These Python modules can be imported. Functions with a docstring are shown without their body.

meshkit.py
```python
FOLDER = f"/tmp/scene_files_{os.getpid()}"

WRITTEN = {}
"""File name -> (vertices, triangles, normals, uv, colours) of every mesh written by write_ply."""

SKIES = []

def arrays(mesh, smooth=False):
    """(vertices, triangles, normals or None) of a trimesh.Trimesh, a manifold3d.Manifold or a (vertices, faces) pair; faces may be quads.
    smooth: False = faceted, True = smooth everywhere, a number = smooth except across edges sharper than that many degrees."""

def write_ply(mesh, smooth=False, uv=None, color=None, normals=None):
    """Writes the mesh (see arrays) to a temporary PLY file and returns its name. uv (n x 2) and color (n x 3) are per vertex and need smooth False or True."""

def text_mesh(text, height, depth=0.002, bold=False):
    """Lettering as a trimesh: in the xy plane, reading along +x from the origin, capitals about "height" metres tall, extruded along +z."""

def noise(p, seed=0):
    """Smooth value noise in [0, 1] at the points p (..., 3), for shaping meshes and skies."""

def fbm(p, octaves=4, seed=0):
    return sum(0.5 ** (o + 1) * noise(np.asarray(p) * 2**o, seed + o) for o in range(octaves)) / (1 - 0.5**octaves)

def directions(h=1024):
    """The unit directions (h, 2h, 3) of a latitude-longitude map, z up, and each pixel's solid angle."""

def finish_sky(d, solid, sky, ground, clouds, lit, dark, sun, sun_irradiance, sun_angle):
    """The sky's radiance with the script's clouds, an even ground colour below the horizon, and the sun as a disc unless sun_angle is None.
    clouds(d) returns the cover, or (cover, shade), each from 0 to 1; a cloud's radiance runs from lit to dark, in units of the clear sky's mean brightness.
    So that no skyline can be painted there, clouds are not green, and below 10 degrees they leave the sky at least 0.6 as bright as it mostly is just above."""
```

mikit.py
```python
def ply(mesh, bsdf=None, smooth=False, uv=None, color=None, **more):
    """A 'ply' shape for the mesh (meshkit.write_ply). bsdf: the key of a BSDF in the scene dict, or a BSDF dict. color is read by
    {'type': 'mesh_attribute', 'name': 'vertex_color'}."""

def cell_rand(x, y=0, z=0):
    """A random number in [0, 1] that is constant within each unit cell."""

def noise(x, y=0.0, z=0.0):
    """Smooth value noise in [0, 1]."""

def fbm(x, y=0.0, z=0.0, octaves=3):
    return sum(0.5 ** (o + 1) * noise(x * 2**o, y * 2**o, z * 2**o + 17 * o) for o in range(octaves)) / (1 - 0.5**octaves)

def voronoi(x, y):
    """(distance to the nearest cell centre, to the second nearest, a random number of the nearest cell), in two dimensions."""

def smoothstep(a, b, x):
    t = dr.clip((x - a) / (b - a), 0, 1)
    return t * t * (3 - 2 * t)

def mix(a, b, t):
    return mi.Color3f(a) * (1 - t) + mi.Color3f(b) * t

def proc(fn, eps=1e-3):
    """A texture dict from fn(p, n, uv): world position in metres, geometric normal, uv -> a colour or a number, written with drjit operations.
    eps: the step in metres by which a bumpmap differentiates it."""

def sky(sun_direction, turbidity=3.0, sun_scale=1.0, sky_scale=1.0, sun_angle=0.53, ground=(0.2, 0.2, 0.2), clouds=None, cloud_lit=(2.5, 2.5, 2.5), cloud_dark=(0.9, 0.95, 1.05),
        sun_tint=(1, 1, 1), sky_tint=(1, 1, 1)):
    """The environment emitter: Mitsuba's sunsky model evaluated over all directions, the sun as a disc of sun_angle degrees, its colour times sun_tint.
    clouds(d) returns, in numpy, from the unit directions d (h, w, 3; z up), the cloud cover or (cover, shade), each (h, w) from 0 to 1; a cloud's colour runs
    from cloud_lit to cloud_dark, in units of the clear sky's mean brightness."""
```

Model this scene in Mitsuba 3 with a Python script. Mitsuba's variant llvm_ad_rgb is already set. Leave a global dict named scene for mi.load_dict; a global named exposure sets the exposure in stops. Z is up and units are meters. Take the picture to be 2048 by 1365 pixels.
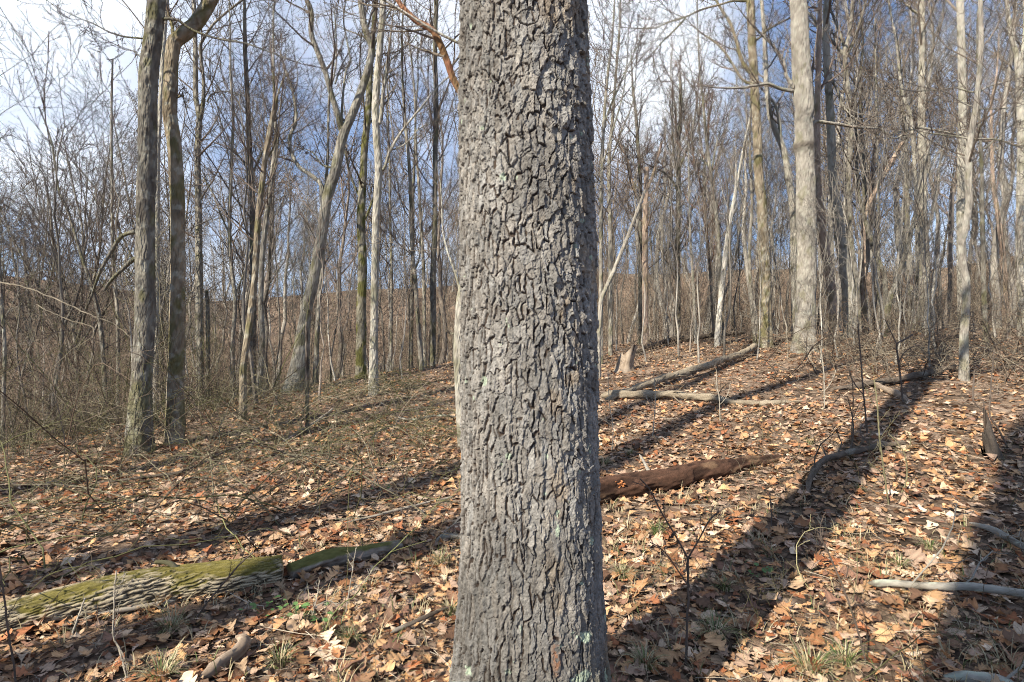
import math
import numpy as np
import mitsuba as mi
import mikit
import meshkit
from scipy.ndimage import gaussian_filter, map_coordinates
from scipy.interpolate import PchipInterpolator
from scipy.spatial import cKDTree

T = mi.ScalarTransform4f
scene, labels = {}, {}

# ------------------------------------------------------------------ camera, daylight, exposure
EYE = 1.45
PITCH = math.radians(1.0)
scene['camera'] = {'type': 'perspective', 'fov': 84.0, 'fov_axis': 'x', 'near_clip': 0.05, 'far_clip': 2000.0,
                   'to_world': T().look_at(origin=[0, 0, EYE], target=[0, math.cos(PITCH), EYE + math.sin(PITCH)], up=[0, 0, 1])}
SUN_AZ, SUN_EL = math.radians(43.0), math.radians(36.0)      # the sun stands behind the camera's left shoulder
SUN = np.array([-math.sin(SUN_AZ) * math.cos(SUN_EL), -math.cos(SUN_AZ) * math.cos(SUN_EL), math.sin(SUN_EL)])


def clouds(d):
    """Thin broken March cloud: streaky veils with a few brighter banks."""
    az = np.arctan2(d[..., 0], d[..., 1])
    el = np.arcsin(np.clip(d[..., 2], -1, 1))
    flat = d / np.maximum(d[..., 2:3] + 0.22, 0.05)
    p = np.stack([flat[..., 0] * 1.5 + 3.1, flat[..., 1] * 1.1 + 7.7, flat[..., 0] * 0 + 0.5], -1)
    n = meshkit.fbm(p, 6, 11)
    w = meshkit.fbm(p * 2.7 + 31.0, 5, 5)
    cover = np.clip((n - 0.46) * 2.8, 0, 1) * (0.55 + 0.6 * w)

    def bank(a, e, ra, re, s):
        return s * np.exp(-((az - math.radians(a)) / math.radians(ra)) ** 2 - ((el - math.radians(e)) / math.radians(re)) ** 2)
    cover = cover + bank(-40, 24, 13, 12, 0.95) + bank(15, 25, 7, 10, 0.85) + bank(-15, 9, 30, 6, 0.25) + bank(95, 30, 25, 12, 0.7) + bank(-120, 35, 30, 14, 0.6)
    cover = cover * (0.72 + 0.5 * w)
    return np.clip(cover + 0.08 * w, 0, 0.97), np.clip(0.45 - 0.6 * n, 0, 0.5)


scene['daylight'] = mikit.sky(SUN.tolist(), turbidity=3.0, clouds=clouds, cloud_lit=(3.7, 3.9, 4.2), cloud_dark=(2.6, 2.85, 3.2), sky_tint=(1.15, 1.5, 1.95), sun_tint=(0.87, 0.97, 1.12), sun_scale=3.0)
exposure = 1.3

# ------------------------------------------------------------------ materials (few, shared; colour comes with the mesh)
VC = {'type': 'mesh_attribute', 'name': 'vertex_color'}
scene['bark'] = {'type': 'principled', 'base_color': VC, 'roughness': 0.9, 'specular': 0.12}


def bark_height(p, n, uv):
    """Upright ridges and pits of bark, in metres."""
    w = mikit.noise(p.x * 9.0, p.y * 9.0, p.z * 3.0)
    a = mikit.fbm(p.x * 38.0 + w * 2.0, p.y * 38.0, p.z * 9.0, 3)
    return a


scene['rough_bark'] = {'type': 'bumpmap', 'arbitrary': mikit.proc(bark_height, 3e-3), 'scale': 0.06, 'bsdf': {'type': 'principled', 'base_color': VC, 'roughness': 0.9, 'specular': 0.12}}
scene['litter'] = {'type': 'twosided', 'bsdf': {'type': 'principled', 'base_color': VC, 'roughness': 0.62, 'specular': 0.22}}
scene['blade'] = {'type': 'twosided', 'bsdf': {'type': 'principled', 'base_color': VC, 'roughness': 0.5, 'specular': 0.3}}


def soil_colour(p, n, uv):
    """Leaf mould: close-set leaf-sized flecks of tan, rust and dark brown over broad damp patches."""
    a = mikit.noise(p.x * 3.1, p.y * 3.1) * 0.10
    d1, d2, c = mikit.voronoi((p.x + a) * 9.0, (p.y + a) * 9.0)
    e1, e2, c2 = mikit.voronoi((p.x - a) * 15.0 + 40.0, (p.y + a) * 15.0 + 9.0)
    broad = mikit.fbm(p.x * 0.35 + 5.0, p.y * 0.35, 0.0, 4)
    col = mikit.mix((0.065, 0.047, 0.036), (0.205, 0.148, 0.106), c)
    col = mikit.mix(col, mikit.mix((0.12, 0.076, 0.052), (0.26, 0.20, 0.155), c2), mikit.smoothstep(0.35, 0.65, mikit.noise(p.x * 6.0, p.y * 6.0, 3.0)))
    gap = mikit.smoothstep(0.0, 0.16, d2 - d1) * (0.35 + 0.65 * mikit.smoothstep(0.0, 0.2, e2 - e1))
    return col * (0.35 + 0.65 * gap) * (0.62 + 0.7 * broad)


scene['soil'] = {'type': 'principled', 'base_color': mikit.proc(soil_colour), 'roughness': 0.95, 'specular': 0.1}


# ------------------------------------------------------------------ helpers
def put(key, v, f, c, bsdf='bark', smooth=True, label=None, category=None, group=None, kind=None, normals=None):
    v, f, c = np.asarray(v, float), np.asarray(f, int), np.asarray(c, float)
    if normals is not None:
        path = meshkit.write_ply((v, f), False, None, c, normals=normals)
        scene[key] = {'type': 'ply', 'filename': path, 'face_normals': False, 'bsdf': {'type': 'ref', 'id': bsdf}}
    else:
        scene[key] = mikit.ply((v, f), bsdf, smooth, color=c)
    say(key, label, category, group, kind)
    return key


def say(key, label=None, category=None, group=None, kind=None):
    e = {k: x for k, x in (('label', label), ('category', category), ('group', group), ('kind', kind)) if x}
    if e:
        labels[key] = e


_count = {}


def numbered(name):
    n = _count.get(name, 0)
    _count[name] = n + 1
    return name if n == 0 else f'{name}_{n:03d}'


def unit(a):
    return a / np.maximum(np.linalg.norm(a, axis=-1, keepdims=True), 1e-9)


def lerp(a, b, t):
    return np.asarray(a) * (1 - t) + np.asarray(b) * t


def sstep(a, b, x):
    t = np.clip((x - a) / (b - a), 0, 1)
    return t * t * (3 - 2 * t)


def joined(parts):
    """(v, f, c) of several (v, f, c)."""
    at, V, F, C = 0, [], [], []
    for v, f, c in parts:
        if len(v) == 0:
            continue
        V.append(v); F.append(f + at); C.append(c)
        at += len(v)
    return np.vstack(V), np.vstack(F), np.vstack(C)


def tubes(P, R, sides, col, wob=0.0, rng=None):
    """Round tapering stems along the K polylines P (K, n, 3) with radii R (K, n); col (K, 3) or (K, n, 3)."""
    P, R = np.asarray(P, float), np.asarray(R, float)
    K, n = P.shape[:2]
    if K == 0:
        return np.zeros((0, 3)), np.zeros((0, 3), int), np.zeros((0, 3))
    Tn = unit(np.gradient(P, axis=1))
    mean = np.abs(Tn.mean(1))
    ref = np.eye(3)[np.argmin(mean, axis=1)][:, None, :]
    U = unit(np.cross(Tn, np.broadcast_to(ref, Tn.shape)))
    W = np.cross(Tn, U)
    a = np.arange(sides) * 2 * math.pi / sides
    r = R[..., None] * np.ones(sides)
    if wob and rng is not None:
        r = r * (1 + wob * rng.standard_normal(r.shape))
    V = P[:, :, None, :] + r[..., None] * (np.cos(a)[:, None] * U[:, :, None, :] + np.sin(a)[:, None] * W[:, :, None, :])
    base = (np.arange(K) * n * sides)[:, None, None]
    i = (np.arange(n - 1) * sides)[None, :, None]
    j = np.arange(sides)[None, None, :]
    j2 = (j + 1) % sides
    A, B, Cc, D = base + i + j, base + i + j2, base + i + sides + j2, base + i + sides + j
    F = np.concatenate([np.stack([A, B, Cc], -1).reshape(-1, 3), np.stack([A, Cc, D], -1).reshape(-1, 3)])
    col = np.asarray(col, float)
    if col.ndim == 2:
        col = np.broadcast_to(col[:, None, :], (K, n, 3))
    C = np.broadcast_to(col[:, :, None, :], (K, n, sides, 3)).reshape(-1, 3)
    return V.reshape(-1, 3), F, C


def grow(P, R, count, rng, t=(0.3, 1.0), angle=(30, 60), length=(0.3, 0.6), n=5, up=0.3, wig=0.18, thick=0.6, tip=0.003, absolute=False, side=None):
    """COUNT children on each of the K polylines: they leave at an angle, bend upward and wander. Returns (points, radii)."""
    P, R = np.asarray(P, float), np.asarray(R, float)
    K, m = P.shape[:2]
    seg = np.linalg.norm(np.diff(P, axis=1), axis=-1)
    L = seg.sum(1)
    N = K * count
    idx = np.repeat(np.arange(K), count)
    tt = (np.tile(np.arange(count), K) + rng.random(N)) / count
    tt = t[0] + (t[1] - t[0]) * tt
    x = np.clip(tt * (m - 1), 0, m - 1.001)
    i = x.astype(int)
    f = (x - i)[:, None]
    pos = P[idx, i] * (1 - f) + P[idx, i + 1] * f
    tan = unit(P[idx, i + 1] - P[idx, i])
    rad = R[idx, i] * (1 - f[:, 0]) + R[idx, i + 1] * f[:, 0]
    perp = rng.standard_normal((N, 3))
    if side is not None:
        perp = perp * np.array([1, 1, side])
    perp = unit(perp - (perp * tan).sum(-1, keepdims=True) * tan)
    a = np.radians(rng.uniform(angle[0], angle[1], N))[:, None]
    d = np.cos(a) * tan + np.sin(a) * perp
    size = rng.uniform(length[0], length[1], N) * (1.0 if absolute else L[idx] * (1.15 - 0.65 * tt))
    step = (size / (n - 1))[:, None]
    out = [pos]
    for _ in range(n - 1):
        pos = pos + d * step
        out.append(pos)
        d = unit(d + np.array([0, 0, up / (n - 1)]) + rng.standard_normal((N, 3)) * wig)
    r0 = np.maximum(rad * thick * rng.uniform(0.6, 1.0, N), tip)
    s = np.linspace(0, 1, n)
    return np.stack(out, 1), r0[:, None] * (1 - s) + np.minimum(r0, tip)[:, None] * s


# ------------------------------------------------------------------ the lie of the land
_AZ = np.radians([-180, -100, -60, -44, -34, -24, -14, -4, 6, 16, 26, 36, 46, 60, 100, 180])
_SLOPE = [0.0, 0.0, .02, .018, .030, .052, .075, .095, .110, .122, .128, .125, .12, .10, .02, 0.0]
_CREST = [10, 10, 8, 9.0, 11.5, 13.5, 15.0, 16.5, 17.5, 18.5, 19.5, 20, 20, 18, 12, 10]
_DROP = [-.02, -.03, -.10, -.11, -.11, -.10, -.08, -.05, -.03, -.01, .01, .02, .03, .03, .0, -.02]
LAND_R = np.concatenate([np.arange(0, 40, 0.25), np.geomspace(40, 400, 120)])
LAND_A = np.radians(np.arange(-180, 181, 2.0))


def _land_table():
    s, c, q = (np.interp(LAND_A, _AZ, y)[:, None] for y in (_SLOPE, _CREST, _DROP))
    r = LAND_R[None, :]
    z = s * np.clip(r - 3.6, 0, None)
    z = np.minimum(z, s * (c - 3.6)) + q * np.clip(r - c, 0, 30 - np.minimum(c, 16))
    ahead = np.interp(np.abs(np.degrees(LAND_A)), [60, 110], [1, 0.25])[:, None]
    z = z + ahead * (0.135 * np.clip(r - 30, 0, 70) * sstep(28, 60, r) + (3.2 + 1.6 * np.sin(3.1 * LAND_A[:, None] * 2 + 1.0) + 1.1 * np.sin(17 * LAND_A[:, None] + .4)) * sstep(40, 95, r) - 0.05 * np.clip(r - 104, 0, None) * 1.3)
    z = gaussian_filter(z, [2.0, 2.2], mode=['wrap', 'nearest'])
    return z


LAND_Z = _land_table()


def land(x, y):
    """Ground height: the slope rises to the right and falls off to a valley on the left, a wooded ridge behind."""
    x, y = np.broadcast_arrays(np.asarray(x, float), np.asarray(y, float))
    if x.ndim == 0:
        return float(land(x[None], y[None])[0])
    r, a = np.hypot(x, y), np.arctan2(x, y)
    z = map_coordinates(LAND_Z, [np.degrees(a) / 2 + 90, np.interp(r, LAND_R, np.arange(len(LAND_R)))], order=1, mode='nearest')
    q = np.stack([x, y, 0 * x], -1)
    near = 1 / (1 + (r / 40) ** 2)
    return z + (meshkit.fbm(q * 0.55 + 3.3, 3, 3) - 0.5) * 0.16 * sstep(1.0, 4.0, r) + (meshkit.fbm(q * 2.4 + 9.1, 3, 8) - 0.5) * 0.05 * near + (meshkit.fbm(q * 0.09 + 1.7, 3, 6) - 0.5) * 1.3 * sstep(18, 45, r)


def land_normal(x, y, e=0.05):
    gx = (land(x + e, y) - land(x - e, y)) / (2 * e)
    gy = (land(x, y + e) - land(x, y - e)) / (2 * e)
    return unit(np.stack([-gx, -gy, np.ones_like(gx)], -1))


# ------------------------------------------------------------------ ground sheet
def build_ground():
    r = np.concatenate([[0.02], np.arange(0.3, 24, 0.16), np.geomspace(24, 390, 90)])
    a = np.radians(np.concatenate([np.arange(-60, 60, 0.5), np.arange(60, 300, 4.0)]))
    A, Rr = np.meshgrid(a, r, indexing='ij')
    x, y = Rr * np.sin(A), Rr * np.cos(A)
    v = np.stack([x, y, land(x, y)], -1).reshape(-1, 3)
    na, nr = A.shape
    i, j = np.meshgrid(np.arange(na), np.arange(nr - 1), indexing='ij')
    p, q = i * nr + j, ((i + 1) % na) * nr + j
    f = np.concatenate([np.stack([p, p + 1, q + 1], -1).reshape(-1, 3), np.stack([p, q + 1, q], -1).reshape(-1, 3)])[:, ::-1]
    scene['ground'] = mikit.ply((v, f), 'soil', True)
    n = np.cross(v[f[0, 1]] - v[f[0, 0]], v[f[0, 2]] - v[f[0, 0]])
    if n[2] < 0:
        scene['ground'] = mikit.ply((v, f[:, ::-1]), 'soil', True)
    say('ground', 'sloping woodland floor of leaf mould under fallen leaves', kind='structure')


build_ground()


# ------------------------------------------------------------------ the big scaly trunk in front
MAIN = np.array([0.066, 2.03])


def main_radius(z):
    h = z - float(land(MAIN[0], MAIN[1]))
    return np.interp(h, [-0.3, 0, 0.15, 0.35, 0.6, 1.0, 1.6, 2.7, 14], [.345, .325, .293, .272, .257, .246, .237, .229, .09])


def main_axis(z):
    return MAIN[0] - 0.007 * z + 0.006 * np.sin(z * 1.7), MAIN[1] + 0.004 * np.sin(z * 1.3 + 1)


def build_main_tree():
    rng = np.random.default_rng(21)
    key = numbered('mature_tree')
    say(key, 'thick scaly grey trunk in the middle foreground, its bark broken into raised plates', 'tree')
    th = np.concatenate([np.arange(-103, 103, 0.60), np.arange(103, 257, 5.5)])       # 0 faces the camera
    th = np.radians(th)
    z0 = float(land(*MAIN)) - 0.12
    zz = np.arange(z0, 2.90, 0.0026)
    TH, Z = np.meshgrid(th, zz, indexing='ij')
    u, v = TH * 0.243, Z
    front = sstep(110, 100, np.degrees(np.abs(TH - np.where(TH > math.pi, 2 * math.pi, 0))))
    q = np.stack([u, v, 0 * u], -1)
    seam = np.cos(TH)[..., None] * 0          # noise runs on (sin, cos) so that nothing jumps at the back
    ring = np.stack([np.sin(TH) * .243, np.cos(TH) * .243, v], -1)
    w1 = meshkit.fbm(ring * [7, 7, 4], 3, 2) - .5
    w2 = meshkit.fbm(ring * [7, 7, 4] + 40, 3, 4) - .5
    w3 = meshkit.fbm(ring * [34, 34, 20], 3, 9) - .5
    w4 = meshkit.fbm(ring * [34, 34, 20] + 20, 3, 14) - .5
    w5 = meshkit.fbm(ring * [95, 95, 60], 2, 19) - .5
    w6 = meshkit.fbm(ring * [95, 95, 60] + 11, 2, 24) - .5
    uu, vv = u + .030 * w1 + .013 * w3 + .006 * w5, v + .060 * w2 + .022 * w4 + .010 * w6
    # plates: long and narrow low down, blockier above
    low = sstep(1.7, 0.5, v)
    su = 1 / lerp(.0275, .0215, low)
    sv = 1 / lerp(.052, .074, low)
    rows = np.cumsum(np.concatenate([[0], np.diff(zz) * (1 / lerp(.050, .105, sstep(1.7, .5, zz[1:])))]))
    X = uu / .0190
    Y = np.interp(vv, zz, rows)
    gx, gy = np.meshgrid(np.arange(-28, 52), np.arange(-2, int(rows[-1]) + 3), indexing='ij')
    shift = rng.uniform(0, 1, 90)[gx + 28]
    seeds = np.stack([gx + .0 * gy, gy + shift], -1).reshape(-1, 2).astype(float)
    seeds += rng.uniform(-1, 1, seeds.shape) * [.36, .46]
    seeds = seeds[rng.random(len(seeds)) > .10]
    tree = cKDTree(seeds)
    pts = np.stack([X, Y], -1).reshape(-1, 2)
    d, idx = tree.query(pts, k=2)
    d, idx = d.reshape(*TH.shape, 2), idx.reshape(*TH.shape, 2)
    cell, other = idx[..., 0], idx[..., 1]
    n = len(seeds)
    sep = seeds[other] - seeds[cell]
    e = (d[..., 1] ** 2 - d[..., 0] ** 2) / (2 * np.linalg.norm(sep, axis=-1) + 1e-6)     # true distance to the shared edge, in cells
    upright = sstep(.35, .8, np.abs(sep[..., 0]) / np.linalg.norm(sep, axis=-1))          # 1 where the edge runs up the bole
    pair = np.sin((cell + other) * 12.9898 + np.abs(cell - other) * 78.233) * 43758.5453
    pair = pair - np.floor(pair)
    ragged = .55 + .9 * meshkit.fbm(ring * [60, 60, 40] + 7, 2, 35)
    lee = sstep(-.2, .5, (sep[..., 0] * .7 - sep[..., 1] * .6) / np.linalg.norm(sep, axis=-1))   # lower and right edges gape, the others lie tight
    opened = sstep(.30, .75, pair)
    gap = (upright * (.012 + .22 * opened) + (1 - upright) * (.008 + .09 * opened)) * ragged * (.30 + .85 * lee)
    gap = np.maximum(gap, .006)
    rise = rng.uniform(0, 1, n) ** 1.4
    tiltv, tiltu = rng.uniform(-.2, 1.0, n), rng.uniform(-.35, 1.0, n)
    tone = rng.uniform(-1, 1, n)
    warm = rng.uniform(0, 1, n)
    du, dv = X - seeds[cell, 0], Y - seeds[cell, 1]
    blk = sstep(-.25, .55, np.sin(TH)) * sstep(.7, 1.9, v)            # flaky, lifted scales on the upper right
    plate = sstep(.70, 1.15, e / gap)
    hgt = plate * (.0042 + rise[cell] * (.0050 + .0060 * blk) + np.clip(-dv, -.6, .8) * tiltv[cell] * (.0050 + .0045 * blk) + np.clip(du, -.7, .7) * tiltu[cell] * (.0085 + .003 * blk))
    # loose scales lying over the plates: ragged, on some spots only, hinged at their upper left
    w7 = meshkit.fbm(ring * [50, 50, 30] + 70, 3, 61) - .5
    w8 = meshkit.fbm(ring * [50, 50, 30] + 90, 3, 62) - .5
    xs = np.stack([(uu + .010 * w7) / .022, (vv + .020 * w8) / .056], -1).reshape(-1, 2)
    hx, hy = np.meshgrid(np.arange(int(xs[:, 0].min()) - 2, int(xs[:, 0].max()) + 3), np.arange(int(xs[:, 1].min()) - 2, int(xs[:, 1].max()) + 3), indexing='ij')
    s3 = np.stack([hx, hy + .5 * (hx % 2)], -1).reshape(-1, 2) + rng.uniform(-.42, .42, (hx.size, 2))
    d3, i3 = cKDTree(s3).query(xs, k=2)
    d3, i3 = d3.reshape(*TH.shape, 2), i3.reshape(*TH.shape, 2)
    sep3 = s3[i3[..., 1]] - s3[i3[..., 0]]
    e3 = (d3[..., 1] ** 2 - d3[..., 0] ** 2) / (2 * np.linalg.norm(sep3, axis=-1) + 1e-6)
    there = (rng.random(len(s3)) < .36)[i3[..., 0]]
    d3u, d3v = xs[:, 0].reshape(TH.shape) - s3[i3[..., 0], 0], xs[:, 1].reshape(TH.shape) - s3[i3[..., 0], 1]
    scale = there * sstep(.10, .17, e3 + .10 * (w3 + w5))
    hgt = np.maximum(hgt, scale * (.0062 + .0046 * np.clip(d3u * .8 - d3v * .8, -.8, .9) + .003 * rise[i3[..., 0] % n] + hgt * .45))
    plate = np.maximum(plate, scale)
    # finer flakes inside the plates, long fissures, and grain
    sx = np.stack([uu * 105 + 4 * w3, vv * 58 + 3 * w4], -1).reshape(-1, 2)
    g2x, g2y = np.meshgrid(np.arange(int(sx[:, 0].min()) - 2, int(sx[:, 0].max()) + 3), np.arange(int(sx[:, 1].min()) - 2, int(sx[:, 1].max()) + 3), indexing='ij')
    s2 = np.stack([g2x, g2y], -1).reshape(-1, 2) + rng.uniform(-.45, .45, (g2x.size, 2))
    d2, i2 = cKDTree(s2).query(sx, k=2)
    e2 = (d2[:, 1] - d2[:, 0]).reshape(TH.shape)
    flake = rng.uniform(-1, 1, len(s2))[i2[:, 0].reshape(TH.shape)]
    hgt += plate * (flake * .0018 - .0016 * (1 - sstep(0, .22, e2)))
    fis = np.abs(meshkit.noise(np.stack([uu * 21 + 2.2 * w1, vv * 3.4, 0 * u], -1), 5) - .5) * 2
    cleft = (1 - sstep(.0, .10, fis)) * sstep(.35, .6, meshkit.noise(ring * [14, 14, 9], 44))
    hgt -= cleft * .006 * (.35 + .65 * low)
    grain = meshkit.fbm(ring * [230, 230, 120], 3, 31) - .5
    hgt += grain * .0042 * (.4 + .6 * plate)
    hgt += (meshkit.fbm(ring * [3.2, 3.2, 1.1], 3, 7) - .5) * .028     # slow swells of the bole
    hgt *= lerp(.5, 1, front)
    ax, ay = main_axis(Z)
    flare = .03 * sstep(.45, -.05, Z - z0 - .12) * np.cos(TH * 5 + .8)
    r = main_radius(Z) + hgt - .006 + flare
    P = np.stack([ax + r * np.sin(TH), ay - r * np.cos(TH), Z], -1)
    # colour of the bark itself
    lit = meshkit.fbm(ring * [9, 9, 5], 4, 51)
    fine = meshkit.fbm(ring * [150, 150, 90], 2, 77)
    base = lerp((.110, .108, .105), (.262, .260, .255), np.clip(.5 + .40 * tone[cell] * .55 + 1.1 * (lit - .5), 0, 1)[..., None])
    base = lerp(base, base * [1.06, .98, .90], (.7 * warm[cell] * plate)[..., None])
    base = base * (.42 + 1.16 * fine)[..., None]
    inner = lerp((.032, .024, .020), (.065, .050, .042), lit[..., None])
    c = lerp(inner, base, np.clip(plate * 1.15 - .1 - cleft * .5, 0, 1)[..., None])
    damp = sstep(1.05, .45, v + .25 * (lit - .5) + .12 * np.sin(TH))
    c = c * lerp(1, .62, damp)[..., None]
    brown = sstep(.60, .70, meshkit.fbm(ring * [13, 13, 7], 3, 90)) * sstep(.1, .6, np.sin(TH) + .15)
    c = lerp(c, c * [1.12, .96, .78], (brown * .7)[..., None])
    ln = meshkit.fbm(ring * [26, 26, 17], 4, 63)
    where = sstep(.62, .05, v) * (sstep(.12, -.75, np.sin(TH)) * .9 + .35) + sstep(.95, .3, v) * .55 * np.exp(-((np.sin(TH) - .62) / .28) ** 2)
    lich = sstep(.0, .03, ln - (.755 - .29 * np.clip(where, 0, 1))) * (.35 + .65 * plate) * front
    lich = lich * sstep(.25, .5, fine + .1)
    c = lerp(c, (.33, .40, .315), (lich * .85)[..., None])
    mossy = sstep(.5, .62, meshkit.fbm(ring * [11, 11, 8], 4, 71)) * sstep(.55, .0, v) * sstep(.1, .7, np.sin(TH))
    c = lerp(c, (.085, .10, .035), (mossy * .6)[..., None])
    rust = np.exp(-((TH - .28) / .05) ** 2 - ((v - .50) / .05) ** 2) * sstep(.4, .6, fine)
    c = lerp(c, (.22, .10, .05), np.clip(rust, 0, .8)[..., None])
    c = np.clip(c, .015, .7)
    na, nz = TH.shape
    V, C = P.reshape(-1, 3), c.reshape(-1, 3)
    i, j = np.meshgrid(np.arange(na), np.arange(nz - 1), indexing='ij')
    a, b = i * nz + j, ((i + 1) % na) * nz + j
    F = np.concatenate([np.stack([a, b, b + 1], -1).reshape(-1, 3), np.stack([a, b + 1, a + 1], -1).reshape(-1, 3)])
    fn = np.cross(V[F[:, 1]] - V[F[:, 0]], V[F[:, 2]] - V[F[:, 0]])
    N = np.zeros_like(V)
    for k in range(3):
        np.add.at(N, F[:, k], fn)
    N = unit(N)
    # which faces belong to which plate
    fc = cell.reshape(-1)
    fe = (e / gap).reshape(-1)
    same = (fc[F[:, 0]] == fc[F[:, 1]]) & (fc[F[:, 1]] == fc[F[:, 2]]) & (fe[F].min(1) > .7)
    seen = (np.abs(TH.reshape(-1)[F[:, 0]]) < 1.5) & (V[F[:, 0], 2] > .22) & (V[F[:, 0], 2] < 2.66)
    area = np.linalg.norm(fn, axis=1) * np.clip(N[F[:, 0]] @ np.array([0, -1, 0.]), 0, 1)
    size = np.bincount(fc[F[same & seen][:, 0]], weights=area[same & seen], minlength=n)
    order = np.argsort(-size)[:300]
    big = np.zeros(n, bool)
    big[order] = True

    def part(k, faces, **say_it):
        used, inv = np.unique(faces, return_inverse=True)
        put(k, V[used], inv.reshape(-1, 3), C[used], smooth=False, **say_it)
    fid = fc[F[:, 0]]
    rank = np.argsort(fid[same & big[fid]], kind='stable')
    mine = F[same & big[fid]][rank]
    ids = fid[same & big[fid]][rank]
    cut = np.flatnonzero(np.diff(ids)) + 1
    for faces in np.split(mine, cut):
        part(numbered(key + '__bark_plate'), faces)
    rest = same & ~big[fid] & (np.abs(TH.reshape(-1)[F[:, 0]]) < 1.95)
    part(key + '__bark_scales', F[rest], kind='stuff')
    core = ~(same & big[fid]) & ~rest
    # the bole goes on above, coarser, with its own crown
    hz = np.linspace(2.885, 14.5, 40)
    axx, ayy = main_axis(np.minimum(hz, 3.12))
    lean = (hz - 2.885)
    pts = np.stack([axx - .012 * lean + .05 * np.sin(lean * .5), ayy + .01 * lean + .05 * np.sin(lean * .6), hz], -1)
    rad = main_radius(hz)
    rad[0] = main_radius(2.9) - .002
    col = np.array([.22, .20, .185]) * rng.uniform(.8, 1.1, (40, 1))
    up = tubes(pts[None], rad[None], 28, col[None], .03, rng)
    used, inv = np.unique(F[core], return_inverse=True)
    v_, f_, c_ = joined([(V[used], inv.reshape(-1, 3), C[used]), up])
    fn = np.cross(up[0][up[1][:, 1]] - up[0][up[1][:, 0]], up[0][up[1][:, 2]] - up[0][up[1][:, 0]])
    nu = np.zeros_like(up[0])
    for k in range(3):
        np.add.at(nu, up[1][:, k], fn)
    put(key + '__trunk', v_, f_, c_, normals=np.vstack([N[used], unit(nu)]))
    P1, R1 = grow(pts[None], rad[None], 16, rng, (.35, 1), (35, 65), (2.0, 4.0), 8, .6, .12, .5, .008, True)
    P2, R2 = grow(P1, R1, 7, rng, (.25, 1), (25, 55), (.35, .6), 6, .3, .16, .6, .004)
    P3, R3 = grow(P2, R2, 6, rng, (.2, 1), (25, 55), (.35, .6), 4, .2, .18, .6, .003)
    tw = np.array([.14, .115, .10])
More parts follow.
